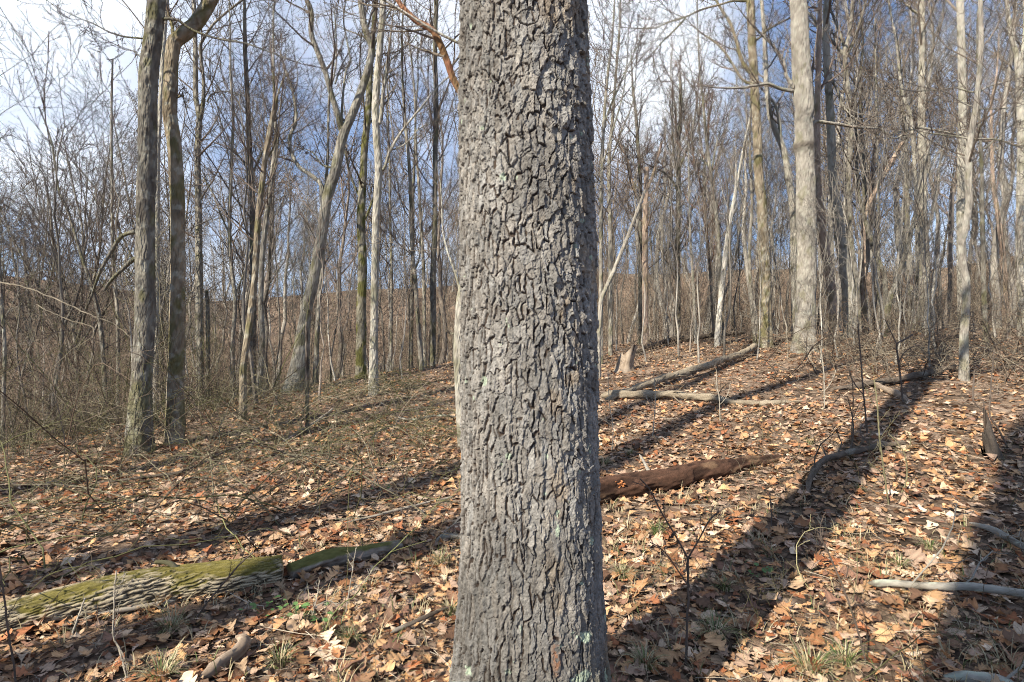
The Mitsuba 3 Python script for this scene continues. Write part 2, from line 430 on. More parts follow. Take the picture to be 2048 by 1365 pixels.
    cr = joined([tubes(P1, R1, 6, np.tile(tw, (len(P1), 1))), tubes(P2, R2, 4, np.tile(tw, (len(P2), 1))), tubes(P3, R3, 3, np.tile(tw, (len(P3), 1)))])
    put(key + '__crown', *cr)


build_main_tree()


# ------------------------------------------------------------------ what stands and lies where (metres)
TREES = [
    ('tree', 'dark lichened trunk, thickest on the left, with two bare limbs hooking left', 'dark', [[-4.747, 7.28, 0.138], [-4.75, 7.28, 0.431], [-4.749, 7.28, 0.909], [-4.722, 7.28, 1.869], [-4.729, 7.28, 3.071], [-4.72, 7.28, 3.394], [-4.708, 7.28, 4.041], [-4.713, 7.28, 4.527], [-4.699, 7.28, 5.015], [-4.665, 7.28, 5.438], [-4.626, 7.28, 5.994]], [0.1661, 0.1446, 0.1232, 0.1165, 0.1098, 0.1098, 0.1098, 0.1098, 0.1098, 0.1085, 0.1071], [([0.0267, 0.0187, 0.0133], [[-4.856, 7.28, 2.987], [-5.036, 7.28, 2.942], [-5.194, 7.28, 2.749], [-5.383, 7.28, 2.459], [-5.508, 7.28, 2.202], [-5.589, 7.28, 2.067]]), ([0.0293, 0.024, 0.016], [[-4.865, 7.28, 2.64], [-4.986, 7.28, 2.537], [-5.094, 7.28, 2.414], [-5.2, 7.28, 2.222]]), ([0.0218, 0.0163, 0.0136, 0.0109, 0.0082], [[-4.54, 7.28, 5.765], [-4.358, 7.28, 5.745], [-4.196, 7.28, 5.647], [-4.033, 7.28, 5.569], [-3.742, 7.28, 5.484], [-3.515, 7.28, 5.458], [-3.256, 7.28, 5.354], [-2.9, 7.28, 5.197]]), ([0.0107, 0.008, 0.0054], [[-4.782, 7.28, 5.504], [-4.97, 7.28, 5.504], [-5.164, 7.28, 5.549], [-5.392, 7.28, 5.667], [-5.587, 7.28, 5.745], [-5.717, 7.28, 5.811]]), ([0.008, 0.0054, 0.0054], [[-4.779, 7.28, 5.243], [-4.903, 7.28, 5.341], [-5.065, 7.28, 5.406], [-5.293, 7.28, 5.504]])], 15, 0.75, 10, 3),
    ('tree', 'mossy brown trunk close behind the dark lichened trunk, bending right near the top', 'tan', [[-4.55, 7.7, 0.197], [-4.549, 7.7, 0.79], [-4.531, 7.7, 1.635], [-4.532, 7.7, 2.402], [-4.533, 7.7, 3.165], [-4.561, 7.7, 3.937], [-4.599, 7.7, 4.32], [-4.651, 7.7, 4.705], [-4.643, 7.7, 5.221], [-4.606, 7.7, 5.634], [-4.437, 7.7, 5.793], [-4.295, 7.7, 5.965], [-4.16, 7.7, 6.18], [-3.999, 7.7, 6.498]], [0.1165, 0.1071, 0.0977, 0.0927, 0.0887, 0.0883, 0.0896, 0.0896, 0.0883, 0.0874, 0.0874, 0.0869, 0.0842, 0.0815], [([0.0262, 0.0175], [[-4.606, 7.7, 5.62], [-4.628, 7.7, 5.772], [-4.678, 7.7, 5.945], [-4.72, 7.7, 6.117]]), ([0.0175, 0.0117, 0.0088, 0.0058], [[-4.557, 7.7, 4.877], [-4.476, 7.7, 4.959], [-4.448, 7.7, 4.877], [-4.427, 7.7, 4.808]])], 14, 0.7, 10, 3),
    ('tree', 'slim pale birch showing between the dark trunk and the brown trunk at left', 'pale', [[-7.825, 12.5, -0.021], [-7.816, 12.5, 3.68], [-7.836, 12.5, 5.565], [-7.776, 12.5, 7.124], [-7.703, 12.5, 8.578], [-7.647, 12.5, 9.588]], [0.0652, 0.0568, 0.0503, 0.0475, 0.0447, 0.0419], [], 15, 0.6, 10, 3),
    ('tree', 'straight grey trunk forking high up, right of the mossy brown trunk', 'grey', [[-7.92, 14.5, -0.024], [-7.954, 14.5, 1.327], [-7.985, 14.5, 3.268], [-8.011, 14.5, 4.679], [-8.055, 14.5, 6.61], [-8.024, 14.5, 7.385], [-8.133, 14.5, 8.032], [-8.158, 14.5, 9.277], [-8.206, 14.5, 10.239]], [0.1063, 0.0979, 0.0895, 0.0811, 0.0727, 0.0671, 0.0615, 0.0559, 0.0503], [([0.0503, 0.0391, 0.0279, 0.0224], [[-8.011, 14.5, 7.359], [-7.861, 14.5, 7.709], [-7.815, 14.5, 8.291], [-7.834, 14.5, 9.043], [-7.67, 14.5, 9.303], [-7.388, 14.5, 9.524], [-6.876, 14.5, 9.849], [-6.235, 14.5, 10.239]]), ([0.0225, 0.0169, 0.0112], [[-7.836, 14.5, 7.838], [-7.697, 14.5, 8.032], [-7.376, 14.5, 8.097], [-6.861, 14.5, 7.967], [-6.474, 14.5, 7.773]])], 13, 0.5, 14, 3),
    ('tree', 'broken dark snag leaning on the straight forked grey trunk', 'dark', [[-7.768, 14.5, 0.006], [-7.751, 14.5, 1.48], [-7.773, 14.5, 2.501], [-7.803, 14.5, 2.987]], [0.0618, 0.0581, 0.0524, 0.0449], [], 0, 1, 0, 0),
    ('tree', 'thin crooked grey tree left of the bark-stripped leaning trunk', 'grey', [[-6.662, 13.6, 0.244], [-6.683, 13.6, 1.335], [-6.622, 13.6, 2.676], [-6.674, 13.6, 3.131], [-6.765, 13.6, 3.877], [-6.782, 13.6, 4.479], [-6.746, 13.6, 5.842], [-6.719, 13.6, 7.017], [-6.777, 13.6, 8.11]], [0.0644, 0.0537, 0.0429, 0.0429, 0.0429, 0.0403, 0.0376, 0.0322, 0.0268], [([0.0215, 0.0161, 0.0108], [[-6.635, 13.6, 2.795], [-6.519, 13.6, 3.156], [-6.403, 13.6, 3.636], [-6.228, 13.6, 4.238]]), ([0.0214, 0.0161, 0.0107], [[-6.768, 13.6, 4.238], [-6.952, 13.6, 4.72], [-7.136, 13.6, 5.202], [-7.32, 13.6, 5.564]])], 10, 0.45, 14, 3),
    ('tree', 'leaning tan trunk broken off at the top, left of the big fork', 'tan', [[-4.38, 9.28, 0.346], [-4.378, 9.28, 1.062], [-4.333, 9.28, 1.551], [-4.279, 9.28, 1.984], [-4.197, 9.28, 2.901], [-4.177, 9.28, 3.517], [-4.116, 9.28, 4.134], [-4.007, 9.28, 4.91], [-3.889, 9.28, 5.53], [-3.873, 9.28, 5.629]], [0.0627, 0.0553, 0.0516, 0.0516, 0.0492, 0.0467, 0.0443, 0.0418, 0.0369, 0.0295], [([0.0151, 0.0113, 0.0075], [[-3.896, 9.28, 5.455], [-3.923, 9.28, 5.745], [-3.933, 9.28, 5.994], [-3.951, 9.28, 6.16]]), ([0.0151, 0.0113, 0.0075], [[-3.88, 9.28, 5.53], [-3.8, 9.28, 5.828], [-3.695, 9.28, 6.077]]), ([0.015, 0.0112, 0.0075], [[-4.054, 9.28, 4.587], [-3.933, 9.28, 4.835], [-3.877, 9.28, 5.083]])], 0, 0.65, 8, 3),
    ('tree', 'paired grey stem curving up behind the broken-topped tan trunk', 'grey', [[-5.642, 12.6, 0.461], [-5.53, 12.6, 1.753], [-5.57, 12.6, 2.585], [-5.554, 12.6, 3.42], [-5.482, 12.6, 4.256], [-5.43, 12.6, 4.68], [-5.377, 12.6, 5.094], [-5.305, 12.6, 5.822], [-5.263, 12.6, 6.271], [-5.303, 12.6, 7.057]], [0.0708, 0.0623, 0.0556, 0.0556, 0.0545, 0.0517, 0.0472, 0.0416, 0.0337, 0.0253], [([0.0306, 0.0204, 0.0153], [[-5.409, 12.6, 4.814], [-5.302, 12.6, 5.374], [-5.194, 12.6, 5.934], [-5.153, 12.6, 6.383], [-5.067, 12.6, 6.945]])], 11, 0.5, 12, 3),
    ('tree', 'dark upright tree hidden behind the leaning tan trunk', 'dark', [[-7.067, 15.5, 0.145], [-7.056, 15.5, 2.847], [-7.1, 15.5, 4.902], [-7.136, 15.5, 5.933], [-7.215, 15.5, 7.242], [-7.265, 15.5, 8.348], [-7.345, 15.5, 9.734]], [0.093, 0.0837, 0.0744, 0.0713, 0.0682, 0.062, 0.0558], [([0.031, 0.0248, 0.0186], [[-7.136, 15.5, 6.001], [-7.319, 15.5, 6.552], [-7.527, 15.5, 6.828], [-7.736, 15.5, 7.242]]), ([0.031, 0.0248, 0.0186], [[-7.152, 15.5, 6.277], [-6.978, 15.5, 6.828], [-6.845, 15.5, 7.38]])], 13, 0.4, 18, 3),
    ('tree', 'grey forked tree leaning right from a flared dark base, mossy halfway up', 'fork', [[-4.816, 12.58, 0.559], [-4.667, 12.58, 1.343], [-4.594, 12.58, 2.173], [-4.411, 12.58, 3.005], [-4.304, 12.58, 3.628], [-4.25, 12.58, 3.917], [-4.133, 12.58, 4.798], [-4.014, 12.58, 5.256], [-3.937, 12.58, 5.513], [-3.862, 12.58, 5.927], [-3.753, 12.58, 6.353], [-3.576, 12.58, 6.768], [-3.345, 12.58, 7.397], [-3.17, 12.58, 8.038], [-3.148, 12.58, 8.263], [-3.261, 12.58, 8.568], [-3.341, 12.58, 8.883], [-3.399, 12.58, 9.301], [-3.445, 12.58, 9.641]], [0.2685, 0.1802, 0.1228, 0.1196, 0.1165, 0.1139, 0.1171, 0.1173, 0.1142, 0.1085, 0.1016, 0.0921, 0.0844, 0.078, 0.0746, 0.0714, 0.0683, 0.0631, 0.0568], [([0.0525, 0.0472, 0.042, 0.0315, 0.0262], [[-4.189, 12.58, 4.787], [-4.28, 12.58, 5.178], [-4.548, 12.58, 5.423], [-4.839, 12.58, 5.636], [-5.053, 12.58, 6.05], [-5.1, 12.58, 6.353], [-4.991, 12.58, 6.768], [-5.016, 12.58, 7.104], [-5.153, 12.58, 7.61], [-5.324, 12.58, 8.038]]), ([0.0636, 0.0583, 0.053, 0.0477], [[-3.786, 12.58, 6.397], [-3.843, 12.58, 6.655], [-3.957, 12.58, 7.026], [-4.06, 12.58, 7.487], [-4.23, 12.58, 7.948], [-4.355, 12.58, 8.376], [-4.324, 12.58, 8.748], [-4.471, 12.58, 9.132], [-4.54, 12.58, 9.437]]), ([0.0265, 0.0212, 0.0159, 0.0159], [[-3.821, 12.58, 6.655], [-3.79, 12.58, 7.194], [-3.705, 12.58, 7.869], [-3.649, 12.58, 7.97], [-3.73, 12.58, 8.455], [-3.822, 12.58, 8.963], [-3.79, 12.58, 9.301]]), ([0.0211, 0.0158, 0.0106], [[-3.97, 12.58, 7.442], [-3.861, 12.58, 7.835], [-3.728, 12.58, 8.173]]), ([0.0264, 0.0158, 0.0106], [[-3.982, 12.58, 5.535], [-4.216, 12.58, 5.591], [-4.44, 12.58, 5.871], [-4.719, 12.58, 5.983]]), ([0.0268, 0.0215, 0.0161], [[-3.148, 12.58, 8.173], [-3.037, 12.58, 8.342], [-2.893, 12.58, 8.624], [-2.615, 12.58, 9.075]])], 13, 0.7, 12, 3),
    ('tree', 'straight mossy trunk standing left of the palest trunk', 'moss', [[-3.715, 14.0, 0.776], [-3.721, 14.0, 2.255], [-3.69, 14.0, 3.639], [-3.732, 14.0, 4.568], [-3.699, 14.0, 5.499], [-3.642, 14.0, 6.557], [-3.583, 14.0, 7.181], [-3.548, 14.0, 7.843], [-3.503, 14.0, 8.807], [-3.408, 14.0, 9.811]], [0.1309, 0.1177, 0.1058, 0.0991, 0.0939, 0.0906, 0.0833, 0.0734, 0.0661, 0.0595], [([0.0298, 0.0238, 0.0179], [[-3.683, 14.0, 4.692], [-3.511, 14.0, 5.002], [-3.389, 14.0, 5.312], [-3.365, 14.0, 5.561]]), ([0.0297, 0.0238, 0.0178], [[-3.734, 14.0, 5.188], [-3.947, 14.0, 5.685], [-4.137, 14.0, 6.432], [-4.263, 14.0, 6.931]])], 15, 0.5, 14, 3),
    ('tree', 'smooth pale trunk with a broken fork stub, left of the big scaly trunk', 'pale', [[-2.709, 11.18, 0.59], [-2.721, 11.18, 1.08], [-2.706, 11.18, 2.093], [-2.684, 11.18, 3.94], [-2.639, 11.18, 5.061], [-2.692, 11.18, 5.807], [-2.703, 11.18, 6.176], [-2.677, 11.18, 6.925], [-2.648, 11.18, 7.305], [-2.592, 11.18, 8.026], [-2.564, 11.18, 8.528]], [0.1051, 0.0879, 0.0755, 0.0726, 0.0716, 0.0716, 0.0716, 0.0697, 0.064, 0.0602, 0.0573], [([0.0383, 0.0383, 0.0335], [[-2.643, 11.18, 5.947], [-2.565, 11.18, 6.325], [-2.517, 11.18, 6.625], [-2.468, 11.18, 6.925], [-2.429, 11.18, 7.135]]), ([0.0287, 0.024, 0.0192, 0.0144], [[-2.57, 11.18, 5.021], [-2.413, 11.18, 5.359], [-2.246, 11.18, 5.678], [-2.118, 11.18, 5.877], [-1.783, 11.18, 6.286], [-1.526, 11.18, 6.605], [-1.18, 11.18, 6.925]]), ([0.0144, 0.0144, 0.0096], [[-2.364, 11.18, 5.429], [-2.117, 11.18, 5.528], [-1.821, 11.18, 5.827], [-1.475, 11.18, 6.026]])], 15, 0.62, 12, 3),
    ('tree', 'short dead snag with flaking dark bark in front of the leaning forked tree', 'snag', [[-2.862, 7.96, 0.308], [-2.857, 7.96, 0.559], [-2.874, 7.96, 1.117], [-2.87, 7.96, 1.536], [-2.872, 7.96, 1.852]], [0.0329, 0.0263, 0.0263, 0.023, 0.0132], [], 0, 1, 0, 0),
    ('tree', 'slender grey stem right behind the leaning forked tree', 'grey', [[-4.672, 13.5, 0.647], [-4.63, 13.5, 1.597], [-4.577, 13.5, 2.667], [-4.511, 13.5, 3.56], [-4.491, 13.5, 4.217], [-4.46, 13.5, 5.055], [-4.407, 13.5, 6.254]], [0.0673, 0.0589, 0.0505, 0.0477, 0.0449, 0.0393, 0.0336], [], 9, 0.45, 12, 3),
    ('tree', 'slim sinuous grey tree, leftmost of the stems beside the big scaly trunk', 'grey', [[-2.373, 15.0, 0.954], [-2.482, 15.0, 2.313], [-2.578, 15.0, 3.543], [-2.659, 15.0, 4.299], [-2.676, 15.0, 5.296], [-2.719, 15.0, 6.294], [-2.815, 15.0, 7.296], [-2.898, 15.0, 8.393]], [0.0717, 0.0605, 0.0521, 0.0521, 0.0502, 0.0465, 0.04, 0.0326], [([0.026, 0.0195, 0.013], [[-2.565, 15.0, 3.596], [-2.434, 15.0, 3.994], [-2.409, 15.0, 4.525], [-2.331, 15.0, 5.189]])], 12, 0.4, 16, 3),
    ('tree', 'tallest dark grey trunk just left of the big scaly trunk', 'dark', [[-2.179, 15.5, 0.992], [-2.155, 15.5, 2.3], [-2.158, 15.5, 3.366], [-2.119, 15.5, 4.49], [-2.107, 15.5, 4.902], [-2.109, 15.5, 5.933], [-2.088, 15.5, 8.528], [-2.118, 15.5, 9.567], [-2.093, 15.5, 10.845]], [0.0877, 0.0844, 0.081, 0.0776, 0.0742, 0.0709, 0.0675, 0.0641, 0.0607], [], 15, 0.4, 18, 3),
    ('tree', 'thin grey tree between the sinuous stem and the tall dark trunk', 'grey', [[-2.524, 16.5, 0.973], [-2.557, 16.5, 2.937], [-2.589, 16.5, 4.029], [-2.65, 16.5, 5.124], [-2.712, 16.5, 6.149], [-2.803, 16.5, 7.322]], [0.0574, 0.0531, 0.0488, 0.0445, 0.0402, 0.0359], [], 10, 0.4, 14, 3),
    ('tree', 'narrow dark stem left of the sinuous grey tree', 'dark', [[-3.019, 17.0, 0.871], [-2.994, 17.0, 2.982], [-2.969, 17.0, 4.784], [-2.973, 17.0, 5.989], [-2.918, 17.0, 7.5]], [0.0662, 0.0607, 0.0552, 0.0478, 0.0368], [], 10, 0.4, 14, 3),
    ('tree', 'very thin pole-like tree right of the smooth pale trunk', 'grey', [[-3.51, 16.5, 0.8], [-3.502, 16.5, 2.937], [-3.521, 16.5, 4.394], [-3.553, 16.5, 5.124], [-3.574, 16.5, 6.882], [-3.639, 16.5, 8.498]], [0.0426, 0.0426, 0.0412, 0.0369, 0.0326, 0.0284], [], 9, 0.4, 14, 3),
    ('tree', 'swollen pale trunk peeping out behind the left edge of the big scaly trunk', 'pale', [[-0.569, 6.9, 0.311], [-0.624, 6.9, 1.101], [-0.637, 6.9, 1.464], [-0.631, 6.9, 1.768], [-0.608, 6.9, 2.072], [-0.559, 6.9, 2.315], [-0.481, 6.9, 2.803], [-0.421, 6.9, 3.906], [-0.453, 6.9, 4.891], [-0.454, 6.9, 5.756]], [0.0786, 0.0756, 0.0726, 0.0665, 0.0665, 0.0605, 0.0605, 0.0574, 0.0544, 0.0514], [([0.0151, 0.0121, 0.0091, 0.0091], [[-0.62, 6.9, 2.072], [-0.681, 6.9, 2.346], [-0.742, 6.9, 2.529], [-0.803, 6.9, 2.687], [-0.877, 6.9, 2.987], [-0.902, 6.9, 3.415], [-0.927, 6.9, 3.66]]), ([0.0484, 0.0424, 0.0394, 0.0424, 0.0363, 0.0303, 0.0242], [[-0.452, 6.9, 4.367], [-0.575, 6.9, 4.521], [-0.716, 6.9, 4.761], [-0.808, 6.9, 5.039], [-0.906, 6.9, 5.249], [-0.968, 6.9, 5.342], [-1.152, 6.9, 5.453], [-1.287, 6.9, 5.571], [-1.38, 6.9, 5.682], [-1.423, 6.9, 5.818]]), ([0.0182, 0.0151, 0.0151, 0.0121, 0.0091, 0.0061], [[-0.453, 6.9, 5.107], [-0.649, 6.9, 5.168], [-0.943, 6.9, 5.286], [-1.25, 6.9, 5.447], [-1.526, 6.9, 5.571], [-1.772, 6.9, 5.682], [-2.048, 6.9, 5.732], [-2.355, 6.9, 5.769]]), ([0.0151, 0.0091], [[-0.643, 6.9, 1.683], [-0.722, 6.9, 1.658], [-0.795, 6.9, 1.695]])], 11, 0.8, 8, 3),
    ('tree', 'thin upright tree far left, half hidden in brush', 'grey', [[-8.981, 13.0, -0.262], [-9.015, 13.0, 2.163], [-9.095, 13.0, 3.08], [-9.136, 13.0, 3.632], [-9.163, 13.0, 4.921], [-9.205, 13.0, 7.386], [-9.203, 13.0, 8.165]], [0.0423, 0.04, 0.0376, 0.0329, 0.0282, 0.0235, 0.0188], [], 8, 0.35, 20, 3),
    ('tree', 'crooked dark stem in the brush left of the thickest left trunk', 'dark', [[-8.177, 11.5, -0.118], [-8.292, 11.5, 1.575], [-8.339, 11.5, 2.081], [-8.488, 11.5, 2.689], [-8.763, 11.5, 3.502], [-8.975, 11.5, 4.215], [-9.185, 11.5, 4.725]], [0.0453, 0.0426, 0.0398, 0.0371, 0.0288, 0.022, 0.0165], [], 6.5, 0.3, 20, 3),
    ('tree', 'grey stem at the left edge of the view', 'grey', [[-7.675, 8.6, -0.065], [-7.67, 8.6, 0.713], [-7.675, 8.6, 1.468], [-7.722, 8.6, 2.081], [-7.759, 8.6, 2.528], [-7.808, 8.6, 3.213], [-7.933, 8.6, 3.899]], [0.0282, 0.0268, 0.0254, 0.0239, 0.0225, 0.0197, 0.0169], [], 6, 0.35, 16, 3),
    ('tree', 'spreading many-branched small tree at far left, lower crown against the cloud', 'brush', [[-10.999, 14.5, -0.598], [-11.117, 14.5, 1.48], [-11.283, 14.5, 2.501], [-11.553, 14.5, 3.524], [-11.757, 14.5, 4.422]], [0.0609, 0.0558, 0.0508, 0.0431, 0.0355], [([0.0405, 0.0304, 0.0202, 0.0152], [[-11.118, 14.5, 1.607], [-10.712, 14.5, 2.757], [-10.345, 14.5, 4.037], [-10.169, 14.5, 5.322], [-9.928, 14.5, 6.61]]), ([0.0354, 0.0253, 0.0202, 0.0152], [[-11.146, 14.5, 1.735], [-11.67, 14.5, 2.757], [-12.068, 14.5, 3.781], [-12.339, 14.5, 4.807]]), ([0.0354, 0.0253, 0.0202, 0.0152], [[-11.151, 14.5, 2.118], [-10.911, 14.5, 3.268], [-10.862, 14.5, 4.422], [-11.069, 14.5, 5.579], [-11.207, 14.5, 6.352]]), ([0.0304, 0.0253, 0.0202, 0.0152], [[-11.117, 14.5, 1.48], [-10.642, 14.5, 2.245], [-10.015, 14.5, 3.14], [-9.517, 14.5, 4.294]])], 6.5, 0.25, 18, 3),
    ('tree', 'bushy small tree with fanning twigs, second from the left edge', 'brush', [[-13.117, 15.5, -0.978], [-13.11, 15.5, 1.482], [-13.18, 15.5, 2.573], [-13.306, 15.5, 3.668], [-13.373, 15.5, 4.49]], [0.052, 0.0468, 0.0416, 0.0364, 0.0312], [([0.0364, 0.026, 0.0208, 0.0156], [[-13.112, 15.5, 1.618], [-12.679, 15.5, 2.847], [-12.357, 15.5, 4.216], [-12.236, 15.5, 5.314]]), ([0.0364, 0.026, 0.0208, 0.0156], [[-13.125, 15.5, 1.618], [-13.567, 15.5, 2.847], [-13.925, 15.5, 3.942], [-14.284, 15.5, 5.039]]), ([0.0312, 0.0208, 0.0156], [[-13.149, 15.5, 2.3], [-12.964, 15.5, 3.668], [-12.916, 15.5, 5.039], [-12.996, 15.5, 5.864]])], 6, 0.25, 18, 3),
    ('tree', 'twiggy small tree with upswept limbs behind the thickest left trunk', 'brush', [[-10.129, 16.5, -0.468], [-10.185, 16.5, 1.629], [-10.264, 16.5, 3.519], [-10.393, 16.5, 4.686], [-10.548, 16.5, 5.563]], [0.0742, 0.068, 0.0618, 0.0525, 0.0433], [([0.0432, 0.0309, 0.0247, 0.0185], [[-10.206, 16.5, 2.21], [-10.671, 16.5, 3.519], [-11.126, 16.5, 5.124], [-11.509, 16.5, 6.735], [-11.816, 16.5, 7.91]]), ([0.0432, 0.0309, 0.0247, 0.0185], [[-10.211, 16.5, 2.646], [-9.802, 16.5, 3.811], [-9.524, 16.5, 5.124], [-9.391, 16.5, 6.442]]), ([0.037, 0.0247, 0.0185], [[-10.228, 16.5, 2.937], [-10.823, 16.5, 4.102], [-11.275, 16.5, 5.417], [-12.018, 16.5, 6.588]])], 9, 0.3, 20, 3),
    ('tree', 'slim grey tree with a fan of fine twigs, first right of the big scaly trunk', 'grey', [[2.114, 13.5, 1.132], [2.119, 13.5, 3.716], [2.148, 13.5, 5.81], [2.199, 13.5, 6.928], [2.298, 13.5, 8.061], [2.421, 13.5, 9.149]], [0.0528, 0.0481, 0.0434, 0.0387, 0.0328, 0.0235], [([0.0234, 0.0176, 0.0117], [[2.161, 13.5, 5.894], [2.402, 13.5, 6.735], [2.644, 13.5, 7.699], [2.708, 13.5, 8.786]]), ([0.0234, 0.0176, 0.0117], [[2.187, 13.5, 6.856], [2.525, 13.5, 7.699], [2.85, 13.5, 8.423], [3.128, 13.5, 9.028]])], 11, 0.4, 24, 3),
    ('tree', 'slim grey twin behind the fan-twigged tree by the big scaly trunk', 'grey', [[2.599, 15.0, 1.324], [2.606, 15.0, 3.967], [2.573, 15.0, 6.294], [2.67, 15.0, 7.59], [2.766, 15.0, 8.795], [2.878, 15.0, 10.273]], [0.0585, 0.0533, 0.0481, 0.0429, 0.0364, 0.026], [([0.026, 0.0195, 0.013], [[2.586, 15.0, 6.388], [2.868, 15.0, 7.189], [3.203, 15.0, 8.125], [3.273, 15.0, 9.198]])], 12, 0.4, 22, 3),
    ('tree', 'dead grey pole leaning right beside the big scaly trunk', 'deadpole', [[1.741, 11.5, 0.902], [1.802, 11.5, 2.425], [1.935, 11.5, 2.791], [2.078, 11.5, 3.105], [2.344, 11.5, 3.756], [2.61, 11.5, 4.449], [2.713, 11.5, 4.725]], [0.055, 0.0467, 0.045, 0.0425, 0.0383, 0.0333, 0.025], [], 0, 0.7, 6, 1),
    ('tree', 'dark slender tree right of the leaning grey pole', 'dark', [[3.829, 17.0, 1.634], [3.837, 17.0, 4.303], [3.86, 17.0, 6.366], [3.79, 17.0, 7.651], [3.734, 17.0, 8.56], [3.646, 17.0, 9.319]], [0.0656, 0.0612, 0.0569, 0.0525, 0.0452, 0.0365], [([0.0292, 0.0219, 0.0146], [[3.845, 17.0, 6.291], [3.546, 17.0, 6.744], [3.473, 17.0, 7.349], [3.429, 17.0, 7.651], [3.25, 17.0, 7.878]])], 9, 0.35, 18, 3),
    ('tree', 'reddish broken snag with splintered top right of the leaning grey pole', 'red', [[3.759, 16.0, 1.522], [3.753, 16.0, 4.135], [3.772, 16.0, 5.297], [3.788, 16.0, 5.807], [3.82, 16.0, 6.646]], [0.089, 0.0839, 0.0788, 0.0719, 0.0616], [([0.0479, 0.0342, 0.0205], [[3.788, 16.0, 5.935], [3.974, 16.0, 6.433], [4.075, 16.0, 6.859], [4.19, 16.0, 7.286]]), ([0.0341, 0.0205], [[4.061, 16.0, 6.831], [4.216, 16.0, 6.802]]), ([0.0411, 0.0274, 0.0205], [[3.772, 16.0, 5.438], [3.478, 16.0, 6.148], [3.368, 16.0, 6.859], [3.129, 16.0, 7.429]])], 0, 0.7, 5, 3),
    ('tree', 'dark tree with a narrow crown of upright branches, half way to the tall mottled trunk', 'dark', [[5.404, 18.5, 1.813], [5.416, 18.5, 4.555], [5.443, 18.5, 6.718], [5.469, 18.5, 8.66], [5.538, 18.5, 9.27], [5.512, 18.5, 10.509]], [0.0859, 0.0812, 0.075, 0.0656, 0.0531, 0.039], [([0.039, 0.0312, 0.0234], [[5.442, 18.5, 6.554], [5.167, 18.5, 7.047], [4.808, 18.5, 7.293], [4.514, 18.5, 7.376]]), ([0.039, 0.0312, 0.0234], [[5.445, 18.5, 7.047], [5.173, 18.5, 8.363], [5.096, 18.5, 9.353]]), ([0.039, 0.0312, 0.0234], [[5.446, 18.5, 7.376], [5.745, 18.5, 8.198], [5.914, 18.5, 9.188]])], 9, 0.3, 26, 3),
    ('tree', 'thin pale sapling-like tree right of the narrow-crowned dark tree', 'pale', [[5.181, 16.0, 1.648], [5.103, 16.0, 3.456], [5.077, 16.0, 3.866], [5.027, 16.0, 5.027], [5.006, 16.0, 6.29]], [0.0468, 0.0418, 0.0368, 0.0318, 0.0268], [], 6, 0.45, 12, 3),
    ('tree', 'slim grey tree whose top carries russet buds', 'bud', [[6.028, 17.0, 1.803], [5.932, 17.0, 3.732], [5.821, 17.0, 5.145], [5.781, 17.0, 5.989], [5.755, 17.0, 6.653], [5.882, 17.0, 7.803]], [0.0564, 0.0521, 0.0493, 0.0493, 0.0437, 0.0352], [], 7.5, 0.4, 22, 3),
    ('tree', 'grey crooked tree rising behind the white peeling pole', 'grey', [[5.742, 15.5, 1.618], [5.681, 15.5, 3.394], [5.672, 15.5, 4.051], [5.571, 15.5, 5.424], [5.427, 15.5, 6.552], [5.323, 15.5, 7.491], [5.259, 15.5, 8.265], [5.168, 15.5, 9.179]], [0.0639, 0.0603, 0.0566, 0.053, 0.0475, 0.0402, 0.0329, 0.0256], [([0.0257, 0.0193, 0.0129], [[5.441, 15.5, 6.484], [5.155, 15.5, 6.828], [4.992, 15.5, 7.173], [4.967, 15.5, 7.518]]), ([0.0257, 0.0193, 0.0129], [[5.48, 15.5, 6.277], [5.636, 15.5, 7.104], [5.847, 15.5, 7.795]])], 10, 0.45, 16, 3),
    ('tree', 'white peeling dead pole leaning right toward the tall mottled trunk', 'white', [[5.445, 15.14, 1.561], [5.53, 15.14, 2.481], [5.63, 15.14, 3.389], [5.77, 15.14, 4.486], [5.868, 15.14, 5.09], [5.951, 15.14, 5.493], [6.104, 15.14, 6.34], [6.256, 15.14, 7.094], [6.382, 15.14, 7.701]], [0.0752, 0.0712, 0.0673, 0.0634, 0.0564, 0.0485, 0.0407, 0.0329, 0.0251], [([0.031, 0.0186], [[5.91, 15.14, 5.358], [5.996, 15.14, 6.165], [5.971, 15.14, 6.434]]), ([0.0187, 0.0124], [[5.77, 15.14, 4.486], [5.854, 15.14, 4.956], [5.803, 15.14, 5.358]])], 0, 1, 0, 1),
    ('tree', 'thin straight grey stem just left of the tall mottled trunk', 'grey', [[6.413, 15.0, 1.634], [6.315, 15.0, 2.974], [6.282, 15.0, 3.967], [6.36, 15.0, 5.455], [6.316, 15.0, 6.788], [6.353, 15.0, 8.125]], [0.0485, 0.0449, 0.0412, 0.0376, 0.0315, 0.0243], [], 8, 0.5, 12, 3),
